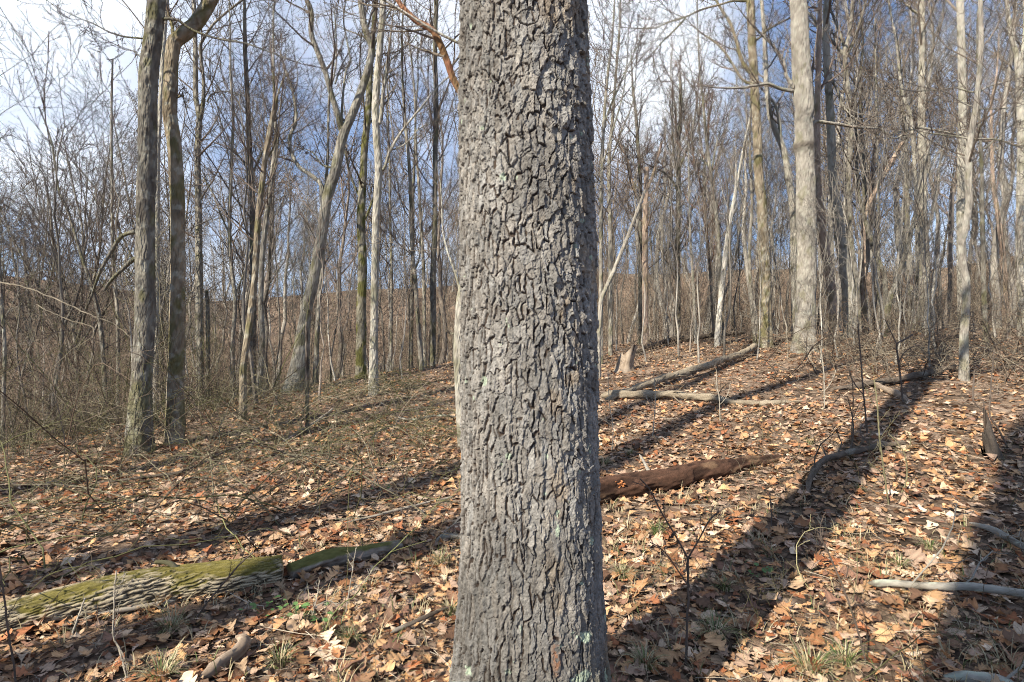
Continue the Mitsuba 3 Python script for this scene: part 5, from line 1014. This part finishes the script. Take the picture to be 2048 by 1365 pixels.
def fungus():
    """A cluster of small orange caps on the end of the rotten log."""
    rng = np.random.default_rng(9)
    x, y, z = FUNGUS[0]
    key = numbered('fungus')
    for k in range(26):
        n, m = 10, 5
        a = np.arange(n) * 2 * math.pi / n
        s = np.linspace(.02, 1, m)
        r = rng.uniform(.007, .014)
        V = np.stack([r * np.outer(s, np.cos(a)), r * np.outer(s, np.sin(a)), r * .75 * (1 - s[:, None] ** 2) + 0 * a[None]], -1).reshape(-1, 3)
        i, j = np.meshgrid(np.arange(m - 1), np.arange(n), indexing='ij')
        A, B, C_, D = i * n + j, i * n + (j + 1) % n, (i + 1) * n + (j + 1) % n, (i + 1) * n + j
        f = np.concatenate([np.stack([A, D, C_], -1).reshape(-1, 3), np.stack([A, C_, B], -1).reshape(-1, 3)])
        t = rng.uniform(-.7, .7, 2)
        V = V @ np.array([[1, 0, -t[0]], [0, 1, -t[1]], [t[0], t[1], 1]]).T
        V = V + [x + rng.normal(0, .022), y - .03 + rng.normal(0, .015), land(x, y) + .03 + rng.uniform(0, .14)]
        put(numbered(key + '__cap'), V, f, np.tile(lerp((.30, .11, .04), (.42, .18, .07), rng.random()), (len(V), 1)), 'blade')
    say(key, 'cluster of small orange fungus caps on the near end of the rotten log', 'fungus')


fungus()

STEM_TONE = {'dark': (.105, .085, .072), 'green': (.15, .14, .085), 'pale': (.30, .275, .23), 'brown': (.16, .12, .085)}
for _k, (_name, _label, _style, _w, _pts, _limbs, _g) in enumerate(STEMS):
    _rng = np.random.default_rng(2600 + _k)
    _key = numbered(_name)
    _pts = np.array(_pts)
    _pts[0, 2] = land(_pts[0, 0], _pts[0, 1]) - .03
    _pts[:, 1] += np.linspace(0, 1, len(_pts)) * _rng.uniform(-.12, .12)
    _P, _R, _t = spine(_pts, np.interp(np.linspace(0, 1, len(_pts)), np.linspace(0, 1, len(_w)), _w) * .62, .03)
    _P = _P + _rng.normal(0, .0012, _P.shape)
    _c = np.array(STEM_TONE[_style])
    put(_key + '__trunk', *tubes(_P[None], _R[None], 8, (_c * _rng.uniform(.75, 1.3, (len(_P), 1)))[None]))
    _m = []
    _a, _b = same_n(_P, _R, 8)
    _K1, _KR = grow(_a[None], _b[None], 5, _rng, (.3, 1.0), (25, 60), (.12, .34), 5, .3, .16, .5, .0016)
    for _lw, _lp in _limbs:
        _lp = np.array(_lp)
        _lp[0] = _P[np.argmin(np.linalg.norm(_P - _lp[0], axis=1))]
        _q, _qr, _ = spine(_lp, np.interp(np.linspace(0, 1, len(_lp)), np.linspace(0, 1, len(_lw)), _lw) * .62, .03)
        put(numbered(_key + '__limb'), *tubes(_q[None], _qr[None], 6, np.tile(_c, (1, 1))))
        _a, _b = same_n(_q, _qr, 8)
        _k1, _kr = grow(_a[None], _b[None], 7, _rng, (.15, 1.0), (25, 60), (.15, .40), 5, .3, .16, .5, .0014)
        _K1, _KR = np.vstack([_K1, _k1]), np.vstack([_KR, _kr])
    _K2, _KR2 = grow(_K1, _KR, 3, _rng, (.3, 1), (25, 60), (.25, .5), 4, .2, .18, .6, .0011)
    put(_key + '__twigs', *joined([tubes(_K1, _KR, 4, np.tile(_c, (len(_K1), 1))), tubes(_K2, _KR2, 3, np.tile(_c, (len(_K2), 1)))]))
    say(_key, _label, 'sapling')


# ------------------------------------------------------------------ fallen leaves
def leaf_shape(kind, coarse):
    """Half outline of a leaf: positions along the midrib and half widths."""
    if kind == 'oak':
        s = [0, .10, .19, .25, .31, .37, .45, .52, .58, .66, .73, .79, .88, .95, 1.0]
        w = [.012, .03, .14, .16, .09, .23, .27, .13, .31, .35, .18, .26, .25, .15, .02]
    elif kind == 'redoak':
        s = [0, .12, .20, .27, .33, .39, .45, .51, .57, .63, .70, .78, .85, .93, 1.0]
        w = [.012, .02, .08, .12, .06, .20, .26, .10, .30, .33, .12, .22, .16, .10, .008]
    elif kind == 'maple':
        s = [0, .16, .22, .30, .38, .46, .52, .60, .66, .74, .82, .90, 1.0]
        w = [.010, .012, .30, .20, .46, .22, .50, .26, .22, .22, .10, .08, .005]
    else:
        s = [0, .08, .16, .25, .34, .43, .52, .61, .70, .79, .87, .94, 1.0]
        w = [.010, .03, .10, .17, .21, .23, .24, .23, .205, .16, .11, .055, .004]
    s, w = np.array(s), np.array(w)
    if coarse:
        m = len(s) - 1
        pick = [0, 2, 4, 6, 7, 9, 11, m] if coarse == 1 else [0, 3, 6, 9, m]
        s, w = s[pick], np.maximum(w[pick], .01) * (1.0 if coarse == 1 else 1.15)
    return s, w


PALETTE = np.array([(.44, .30, .185), (.37, .23, .135), (.31, .165, .09), (.23, .10, .052), (.47, .365, .27), (.53, .455, .385), (.38, .295, .25),
                    (.20, .13, .095), (.115, .072, .052), (.30, .195, .13), (.40, .31, .255), (.27, .125, .072), (.46, .31, .18), (.20, .125, .10)])
WEIGHT = np.array([10, 9, 7, 4, 11, 8, 9, 9, 6, 9, 9, 5, 4, 7.0])


def leaves(x, y, size, coarse, rng, lift, tilt):
    """K leaves lying at (x, y); returns (v (K, m, 3), f (m', 3), c (K, m, 3)) per kind, in the order of the kinds."""
    out = []
    kinds = np.array(['oak', 'redoak', 'maple', 'plain'])
    which = rng.choice(4, len(x), p=[.36, .22, .20, .22])
    for k, kind in enumerate(kinds):
        sel = np.flatnonzero(which == k)
        K = len(sel)
        if not K:
            continue
        s, w = leaf_shape(kind, coarse)
        n = len(s)
        L = size[sel] * (1.0 if kind in ('oak', 'redoak') else .78)
        wid = rng.uniform(.75, 1.15, (K, 1))
        sw = w[None] * wid * rng.uniform(.85, 1.15, (K, n))
        lx = np.stack([np.broadcast_to(s, (K, n))] * 3, -1) - .45
        swp = .06 if kind in ('oak', 'redoak', 'maple') else .02
        lx = lx + np.stack([sw * swp * 3, 0 * sw, sw * swp * 3], -1)
        ly = np.stack([-sw, 0 * sw + .03 * np.sin(s * 5)[None], sw * rng.uniform(.85, 1.15, (K, n))], -1)
        fold = rng.normal(.22, .30, (K, 1, 1))
        bend = rng.normal(.0, .34, (K, 1, 1))
        twist = rng.normal(0, .5, (K, 1, 1))
        curl = rng.normal(.2, .45, (K, 1, 1))
        rumple = rng.normal(0, .022, (K, n, 3))
        lz = fold * np.abs(ly) + bend * (lx ** 2) + twist * lx * ly + curl * np.abs(ly) ** 2 + rumple
        lz = lz - lz.min((1, 2), keepdims=True) * .6
        v = np.stack([lx, ly, lz], -1).reshape(K, n * 3, 3) * L[:, None, None]
        yaw = rng.uniform(0, 2 * math.pi, K)
        up = unit(land_normal(x[sel], y[sel]) + rng.normal(0, 1, (K, 3)) * [1, 1, .2] * tilt)
        flip = rng.random(K) < .35
        ax = unit(np.stack([np.cos(yaw), np.sin(yaw), 0 * yaw], -1))
        ax = unit(ax - (ax * up).sum(-1, keepdims=True) * up)
        ay = np.cross(up, ax)
        az = np.where(flip[:, None], -up * .55, up)
        base = np.stack([x[sel], y[sel], land(x[sel], y[sel]) + lift[sel]], -1)
        v = base[:, None] + v[..., :1] * ax[:, None] + v[..., 1:2] * ay[:, None] + v[..., 2:] * az[:, None]
        floor = land(v[..., 0], v[..., 1]) + .002 + lift[sel][:, None] * .45
        v[..., 2] = np.maximum(v[..., 2], floor)
        tone = [1.10, .99, .86] * PALETTE[rng.choice(len(PALETTE), K, p=WEIGHT / WEIGHT.sum())] * rng.uniform(.50, 1.12, (K, 1))
        vein = np.where(np.arange(3) == 1, 1.18, .95)[None, None, :, None]
        c = tone[:, None, None, :] * vein * rng.uniform(.80, 1.12, (K, n, 3, 1))
        spot = (rng.random((K, n, 3, 1)) < .10) * .35
        c = np.clip(c * (1 - spot), .01, .75).reshape(K, n * 3, 3)
        i = np.arange(n - 1)[:, None] * 3
        f = np.concatenate([np.stack([i + 0, i + 1, i + 4], -1), np.stack([i + 0, i + 4, i + 3], -1), np.stack([i + 1, i + 2, i + 5], -1), np.stack([i + 1, i + 5, i + 4], -1)]).reshape(-1, 3)
        out.append((v, f, c, sel))
    return out


def scatter(rng, count, r0, r1, a0=-52, a1=52):
    r = np.sqrt(rng.uniform(r0 * r0, r1 * r1, count))
    a = np.radians(rng.uniform(a0, a1, count))
    return r * np.sin(a), r * np.cos(a)


def build_litter():
    rng = np.random.default_rng(404)
    meshes, near = [], []
    for (count, r0, r1, size, coarse, hi, tilt) in [(4600, 1.6, 4.6, (.07, .175), 0, .036, .24), (9000, 1.6, 4.6, (.022, .08), 1, .034, .30), (9500, 4.4, 6.8, (.04, .145), 1, .034, .30), (9500, 6.6, 9.0, (.05, .135), 2, .034, .32), (19000, 8.8, 17.5, (.06, .13), 2, .03, .34), (6500, 17, 34, (.11, .18), 2, .03, .36)]:
        x, y = scatter(rng, count, r0, r1)
        s = (size[0] + (size[1] - size[0]) * rng.random(count) ** 1.5) * rng.uniform(.8, 1.05, count)
        lift = hi * rng.random(count) ** 1.4
        ok = np.hypot(x - MAIN[0], y - MAIN[1]) > .30
        for v, f, c, sel in leaves(x[ok], y[ok], s[ok], coarse, rng, lift[ok], tilt):
            K, m = v.shape[:2]
            if coarse == 0:
                for q in range(K):
                    near.append((v[q], f, c[q], lift[ok][sel[q]], s[ok][sel[q]]))
            else:
                meshes.append((v.reshape(-1, 3), (f[None] + (np.arange(K) * m)[:, None, None]).reshape(-1, 3), c.reshape(-1, 3)))
    score = []
    for v, f, c, l, s in near:
        p = v.mean(0)
        d = p[1] * math.cos(PITCH) + (p[2] - EYE) * math.sin(PITCH)
        inside = abs(p[0] / p[1]) < .86 and (EYE - p[2]) / p[1] < .575 and p[1] > 1
        hidden = abs(p[0] - MAIN[0] * p[1] / MAIN[1]) < .16 * p[1] and p[1] > MAIN[1]
        score.append((s / d * (.45 + l / .03)) * inside * (not hidden))
    order = set(np.argsort(score)[::-1][:300].tolist())
    for k, (v, f, c, l, s) in enumerate(near):
        if k in order:
            put(numbered('ground__leaf'), v, f, c, 'litter')
        else:
            meshes.append((v, f, c))
    put('ground__leaf_litter', *joined(meshes), 'litter', kind='stuff')
    # crumbs, bits of bark and short twigs between the leaves
    K = 9500
    x, y = scatter(rng, K, 1.6, 11)
    z = land(x, y) + rng.uniform(.004, .035, K)
    a = rng.uniform(0, 2 * math.pi, K)
    L = rng.uniform(.02, .20, K) * rng.choice([1, 1, 1, 2.2], K)
    d = np.stack([np.cos(a), np.sin(a), rng.normal(0, .10, K)], -1)
    P = np.stack([x, y, z], -1)[:, None] + d[:, None] * (L[:, None, None] * np.linspace(-.5, .5, 4)[None, :, None]) + rng.normal(0, .05, (K, 4, 3)) * L[:, None, None] * [1, 1, .3]
    P[..., 2] = np.maximum(P[..., 2], land(P[..., 0], P[..., 1]) + .004)
    r = rng.uniform(.0009, .0028, K)[:, None] * np.array([1, 1, .9, .6])
    tone = np.array([(.30, .26, .21), (.12, .09, .07), (.42, .37, .30), (.20, .14, .10)])[rng.integers(0, 4, K)] * rng.uniform(.7, 1.2, (K, 1))
    put('ground__twig_litter', *tubes(P, r, 3, tone), kind='stuff')


build_litter()


def blades(x, y, count, h, rng, spread=.07, green=.6):
    a = rng.uniform(0, 2 * math.pi, count)
    r = spread * np.sqrt(rng.random(count)) * .6
    n = 6
    t = np.linspace(0, 1, n)
    L = h * rng.uniform(.5, 1.15, count)
    out = np.stack([np.cos(a), np.sin(a)], -1)
    lean = rng.uniform(.35, 1.35, count)
    px = x + r * out[:, 0]
    py = y + r * out[:, 1]
    g = land(px, py)
    hor = L[:, None] * np.sin(np.minimum(lean[:, None] * t, 1.45)) * t[None]
    ver = L[:, None] * (t[None] * np.cos(np.minimum(lean[:, None] * t * 1.05, 1.6)))
    c0 = np.stack([px[:, None] + out[:, :1] * hor, py[:, None] + out[:, 1:] * hor, g[:, None] + np.maximum(ver, .006 * t[None])], -1)
    w = (.0022 * rng.uniform(.7, 1.4, count))[:, None] * (1 - t[None] ** 2 * .95)
    side = np.stack([-out[:, 1], out[:, 0], 0 * a], -1)
    V = np.stack([c0 - side[:, None] * w[..., None], c0 + side[:, None] * w[..., None]], 2).reshape(-1, 3)
    i = (np.arange(count) * n * 2)[:, None] + np.arange(n - 1)[None] * 2
    F = np.concatenate([np.stack([i, i + 1, i + 3], -1).reshape(-1, 3), np.stack([i, i + 3, i + 2], -1).reshape(-1, 3)])
    isg = rng.random(count) < green
    col = np.where(isg[:, None], lerp((.060, .095, .028), (.12, .155, .055), rng.random((count, 1))), lerp((.26, .22, .125), (.40, .35, .23), rng.random((count, 1))))
    return V, F, np.repeat(col, n * 2, axis=0)


def build_grass():
    rng = np.random.default_rng(515)
    names = ['green grass tuft in the sunny leaves below the russet log', None]
    for k, (x, y, s) in enumerate(TUFTS):
        lab = names[0] if k == 0 else 'small grass tuft, half green and half straw, growing through the fallen leaves'
        key = numbered('grass_tuft')
        put(key, *blades(x, y, int(100 * s), .10 * s + .03, rng, .08 * s, .8 if k == 0 else .40), 'blade', smooth=False, label=lab, category='grass', group=None if k == 0 else 'small grass tufts among the fallen leaves')
    for k, (x, y) in enumerate(HERBS):
        key = numbered('seedling')
        n = 9
        a = rng.uniform(0, 6.28, n)
        rr = rng.uniform(.01, .09, n)
        for q in range(n):
            L = rng.uniform(.022, .045)
            s, w = leaf_shape('plain', 0)
            v = np.stack([np.stack([s, s, s], -1) - .1, np.stack([-w * 1.6, 0 * w, w * 1.6], -1), np.stack([w * .4, 0 * w, w * .4], -1)], -1).reshape(-1, 3) * L
            yaw, pit = a[q] + rng.normal(0, .5), rng.uniform(-.2, .7)
            v = v @ np.array([[math.cos(pit), 0, -math.sin(pit)], [0, 1, 0], [math.sin(pit), 0, math.cos(pit)]]).T
            v = v @ np.array([[math.cos(yaw), -math.sin(yaw), 0], [math.sin(yaw), math.cos(yaw), 0], [0, 0, 1]]).T
            X, Y = x + rr[q] * math.cos(a[q]), y + rr[q] * math.sin(a[q])
            v = v + [X, Y, land(X, Y) + rng.uniform(.02, .09)]
            i = np.arange(len(s) - 1)[:, None] * 3
            f = np.concatenate([np.stack([i, i + 1, i + 4], -1), np.stack([i, i + 4, i + 3], -1), np.stack([i + 1, i + 2, i + 5], -1), np.stack([i + 1, i + 5, i + 4], -1)]).reshape(-1, 3)
            put(numbered(key + '__leaf'), v, f, np.tile(lerp((.06, .13, .04), (.11, .20, .065), rng.random()), (len(v), 1)), 'blade')
        say(key, label='tiny green seedling leaves sprouting among the fallen leaves', category='plant', group='tiny green seedlings among the leaves')

    # straw-dry grass blades lying about, nowhere thick
    m = []
    for _ in range(260):
        if rng.random() < .62:
            x, y = scatter(rng, 1, 2.4, 5.2, 8, 43)
        else:
            x, y = scatter(rng, 1, 2.4, 4.4, -40, -3)
        v, f, c = blades(float(x[0]), float(y[0]), int(rng.integers(5, 14)), rng.uniform(.06, .17), rng, rng.uniform(.05, .2), .16)
        m.append((v, f, c))
    put('ground__dry_grass', *joined(m), 'blade', smooth=False, kind='stuff')


build_grass()


# ------------------------------------------------------------------ briers and brush
def canes(rng, x, y, length, rise, tone, r, side=4, droop=.8):
    """Thin arching canes rooted at (x, y) with short side shoots."""
    K, n = len(x), 10
    a = rng.uniform(0, 2 * math.pi, K)
    L = rng.uniform(*length, K)
    lift = rng.uniform(*rise, K)
    t = np.linspace(0, 1, n)
    d = np.stack([np.cos(a), np.sin(a)], -1)
    h = L[:, None] * t[None] * rng.uniform(.55, .9, (K, 1))
    z = lift[:, None] * (np.sin(np.minimum(t[None] * rng.uniform(1.4, 3.0, (K, 1)), 3.1)))
    P = np.stack([x[:, None] + d[:, :1] * h, y[:, None] + d[:, 1:] * h, 0 * h], -1)
    P[..., :2] += np.cumsum(rng.normal(0, .018, (K, n, 2)), 1) * L[:, None, None]
    P[..., 2] = land(P[..., 0], P[..., 1]) + np.maximum(z, .01) + rng.normal(0, .012, (K, n)) - .02 * (t[None] == 0)
    R = r * rng.uniform(.6, 1.3, (K, 1)) * (1 - .75 * t[None])
    c = np.asarray(tone)[rng.integers(0, len(tone), K)] * rng.uniform(.7, 1.3, (K, 1))
    out = [tubes(P, R, 4, c)]
    if side:
        P1, R1 = grow(P, R, side, rng, (.2, 1), (30, 70), (.14, .38), 5, .25, .25, .65, r * .32)
        out.append(tubes(P1, R1, 3, np.repeat(c, side, 0)))
        P2, R2 = grow(P1, R1, 2, rng, (.3, 1), (30, 70), (.25, .5), 3, .2, .2, .7, r * .28)
        out.append(tubes(P2, R2, 3, np.repeat(c, side * 2, 0)))
    return out


OLIVE = [(.095, .095, .048), (.13, .12, .07), (.085, .068, .05), (.22, .20, .14)]
BROWN = [(.12, .092, .072), (.17, .135, .105), (.22, .185, .145), (.09, .07, .058)]
STRAW = [(.24, .205, .155), (.18, .15, .115), (.14, .115, .09), (.30, .265, .21)]


def clump(group, seed, build):
    v, f, c = joined(build(np.random.default_rng(seed)))
    scene[group] = {'type': 'shapegroup', 'stems': mikit.ply((v, f), 'bark', True, color=np.clip(c, .01, .8))}


def cane_clump(count, spread, length, rise, tone, r, side):
    def build(rng):
        x, y = rng.normal(0, spread, (2, count))
        out = canes(rng, x, y, length, rise, tone, r, side)
        return out
    return build


def stick_clump(n, spread, hh, tone, rad, kids=(6, 4)):
    def build(rng):
        x, y = rng.normal(0, spread, (2, n))
        h = rng.uniform(*hh, n)
        t = np.linspace(0, 1, 6)
        P = np.stack([x[:, None] + 0 * t, y[:, None] + 0 * t, -.12 + h[:, None] * t], -1)
        P[..., :2] += np.cumsum(rng.normal(0, .05, (n, 6, 2)), 1) * h[:, None, None] * .9 + rng.normal(0, .10, (n, 1, 2)) * (h[:, None] * t)[..., None]
        R = rad * rng.uniform(.6, 1.5, (n, 1)) * (1 - .7 * t)
        c = np.asarray(tone)[rng.integers(0, len(tone), n)] * rng.uniform(.8, 1.4, (n, 1))
        P1, R1 = grow(P, R, kids[0], rng, (.2, 1), (25, 60), (.25, .6), 5, .4, .16, .65, rad * .42)
        P2, R2 = grow(P1, R1, kids[1], rng, (.25, 1), (25, 60), (.3, .6), 3, .3, .16, .7, rad * .34)
        return [tubes(P, R, 4, c), tubes(P1, R1, 3, np.repeat(c, kids[0], 0)), tubes(P2, R2, 3, np.repeat(c, kids[0] * kids[1], 0))]
    return build


def mass(name, kinds, x, y, rng, label, category, size=(.75, 1.25)):
    """One tangle nobody could count: clumps set on the slope."""
    key = numbered(name)
    nrm = land_normal(x, y, .4)
    for k in range(len(x)):
        tilt = T().translate([x[k], y[k], land(x[k], y[k])]).rotate([1, 0, 0], -math.degrees(math.atan2(nrm[k, 1], nrm[k, 2]))).rotate([0, 1, 0], math.degrees(math.atan2(nrm[k, 0], nrm[k, 2])))
        scene[f'{key}__{k + 1:03d}'] = {'type': 'instance', 'shapegroup': {'type': 'ref', 'id': kinds[rng.integers(len(kinds))]}, 'to_world': tilt.rotate([0, 0, 1], rng.uniform(0, 360)).scale(rng.uniform(*size))}
    say(key, label, category, kind='stuff')


_real_land = land


def build_brush():
    global land
    rng = np.random.default_rng(808)
    land = lambda x, y: 0.0 * np.asarray(x, float)               # clumps are made on level ground, then set on the slope
    low, high, small, dead, fine, coarse_ = [], [], [], [], [], []
    for q in range(4):
        clump(f'cane_clump_{"abcd"[q]}', 700 + q, cane_clump(6, .5, (.6, 2.1), (.06, .42), OLIVE, .0046, 4)); low.append(f'cane_clump_{"abcd"[q]}')
    for q in range(3):
        clump(f'tall_cane_clump_{"abc"[q]}', 710 + q, cane_clump(7, .5, (.9, 2.6), (.3, 1.4), OLIVE + BROWN, .0048, 5)); high.append(f'tall_cane_clump_{"abc"[q]}')
        clump(f'small_cane_clump_{"abc"[q]}', 720 + q, cane_clump(4, .25, (.3, .9), (.06, .4), OLIVE, .0019, 4)); small.append(f'small_cane_clump_{"abc"[q]}')
        clump(f'dead_brush_clump_{"abc"[q]}', 730 + q, cane_clump(8, .5, (.7, 2.2), (.15, 1.0), BROWN + STRAW, .0075, 5)); dead.append(f'dead_brush_clump_{"abc"[q]}')
        clump(f'stick_clump_{"abc"[q]}', 740 + q, stick_clump(7, .6, (.6, 2.4), STRAW + BROWN, .0060)); fine.append(f'stick_clump_{"abc"[q]}')
        clump(f'dim_stick_clump_{"abc"[q]}', 750 + q, stick_clump(7, .6, (.6, 2.4), BROWN + OLIVE, .0060)); coarse_.append(f'dim_stick_clump_{"abc"[q]}')
        clump(f'far_stick_clump_{"abc"[q]}', 760 + q, stick_clump(9, 1.5, (1.0, 4.0), STRAW + BROWN, .013, (5, 4)))
    for q in range(3):
        clump(f'arching_clump_{"abc"[q]}', 770 + q, cane_clump(3, .3, (1.3, 2.8), (.2, .75), OLIVE + [(.20, .18, .13)], .0050, 5))
    land = _real_land
    far = [f'far_stick_clump_{q}' for q in 'abc']
    x, y = scatter(rng, 190, 4.3, 12.5, -46, -4)
    keep = meshkit.fbm(np.stack([x * .55, y * .55, 0 * x], -1), 3, 3) + .012 * (np.hypot(x, y) - 8) > .50
    mass('brier_tangle', low, x[keep], y[keep], rng, 'tangle of thin olive brier canes over the leaves on the left slope', 'brier')
    x, y = scatter(rng, 24, 4.6, 11, -45, -7)
    mass('brier_tangle', [f'arching_clump_{q}' for q in 'abc'], x, y, rng, 'longer brier canes arching one over another on the left slope', 'brier')
    x, y = scatter(rng, 70, 6.8, 17, -50, -24)
    mass('brier_tangle', high, x, y, rng, 'tall brier canes arching through the brush at the far left', 'brier')
    x, y = scatter(rng, 22, 2.7, 7, 24, 42)
    mass('brier_tangle', small, x, y, rng, 'sparse greenish brier canes in the lower right foreground', 'brier')
    x, y = scatter(rng, 52, 10.5, 16.5, 27, 47)
    mass('brush_pile', dead, x, y, rng, 'heap of tangled dead brown brushwood between the right-hand trunks', 'brushwood')
    x, y = scatter(rng, 20, 12, 17, 3, 27)
    mass('brush_pile', dead, x, y, rng, 'low dead brush along the crest right of the big scaly trunk', 'brushwood', (.5, .9))
    for n, r0, r1, a0, a1, kinds, lab in [
            (62, 10.5, 26, -47, -24, coarse_, 'dim thicket of thin brown stems in the hollow at far left'),
            (48, 15, 32, -26, -2, fine + coarse_, 'thicket of thin stems in the hollow beyond the left trunks'),
            (62, 15.0, 32, 2, 27, fine, 'tan thicket of thin upright stems right of the big scaly trunk'),
            (52, 15.0, 34, 27, 47, fine, 'thicket of thin stems behind the right-hand trunks'),
            (420, 28, 92, -46, 46, far, 'distant grey brown brush covering the far hillside'),
            (170, 84, 108, -47, 47, far, 'fringe of thin brush along the top of the far hillside')]:
        x, y = scatter(rng, n, r0, r1, a0, a1)
        mass('thicket', kinds, x, y, rng, lab, 'thicket', (.7, 1.3))


build_brush()


def single_canes():
    """Longer canes and vines that stand out one by one."""
    rng = np.random.default_rng(818)
    rows = [
        ('bramble_cane', 'long pale vine looping down through the brush at the far left', (.20, .175, .135), .006, [(-6.2, 7.4, 1.95), (-5.75, 7.3, 1.72), (-5.35, 7.3, 1.55), (-5.62, 7.2, 1.30), (-5.72, 7.1, .98), (-5.45, 7.1, .62), (-4.9, 7.0, .50), (-4.35, 6.9, .52)]),
        ('bramble_cane', 'pale leaning vine branch crossing from the left edge at mid height', (.24, .21, .165), .010, [(-6.9, 7.5, 2.38), (-6.2, 7.5, 2.2), (-5.7, 7.5, 1.98), (-5.3, 7.5, 1.85), (-4.95, 7.5, 1.62)]),
        ('bramble_cane', 'green cane arching over the leaves beside the decayed log end', (.20, .21, .09), .0036, [(-.95, 2.9, .03), (-.80, 3.3, .16), (-.62, 3.7, .30), (-.42, 4.1, .36), (-.2, 4.5, .34)]),
        ('bramble_cane', 'light green cane slanting up behind the mossy log', (.24, .24, .11), .0042, [(-1.75, 3.9, .02), (-1.95, 4.0, .20), (-2.15, 4.15, .36), (-2.25, 4.2, .42)]),
        ('bramble_cane', 'pale bramble cane nodding over the shadow at lower right', (.28, .26, .15), .0036, [(1.72, 3.3, .02), (1.66, 3.35, .20), (1.70, 3.4, .30), (1.82, 3.45, .36), (1.98, 3.5, .30)]),
        ('bramble_cane', 'dark arching cane bowed over the leaves at left centre', (.10, .08, .065), .0045, [(-1.05, 5.6, .02), (-1.2, 5.6, .24), (-1.5, 5.6, .38), (-1.9, 5.6, .40), (-2.4, 5.5, .30), (-2.7, 5.5, .18)]),
    ]
    for name, label, col, r, pts in rows:
        key = numbered(name)
        p = np.array(pts, float)
        p[:, 2] = np.where(p[:, 2] > .0, p[:, 2], 0) + (land(p[:, 0], p[:, 1]) if label[0] != 'p' or 'lower right' in label else land(p[:, 0], p[:, 1]) * 0)
        P, R, t = spine(p, np.linspace(r, r * .45, len(p)), .05)
        P = P + np.cumsum(rng.normal(0, .007, P.shape), 0)
        P1, R1 = grow(same_n(P, R, 10)[0][None], same_n(P, R, 10)[1][None], 7, rng, (.15, 1), (30, 70), (.08, .25), 5, .3, .2, .6, .0016)
        put(key + '__stem', *tubes(P[None], R[None], 7, (np.array(col) * rng.uniform(.8, 1.2, (len(P), 1)))[None]))
        put(key + '__twigs', *tubes(P1, R1, 3, np.tile(col, (len(P1), 1))))
        say(key, label, 'cane')


single_canes()


def woods_behind():
    """The same woods go on behind the viewpoint; only their shade is seen."""
    rng = np.random.default_rng(909)
    for k in range(13):
        a = math.radians(rng.uniform(70, 290))
        r = rng.uniform(9, 34) if abs(math.degrees(a) - 223) > 16 else rng.uniform(20, 40)
        x, y = r * math.sin(a), r * math.cos(a)
        plant('tree', KINDS[rng.integers(5)], x, y, rng.uniform(0, 360), rng.uniform(.8, 1.1), 'bare tree of the woods behind the viewpoint', 'tree', 'bare trees of the woods behind the viewpoint')


woods_behind()
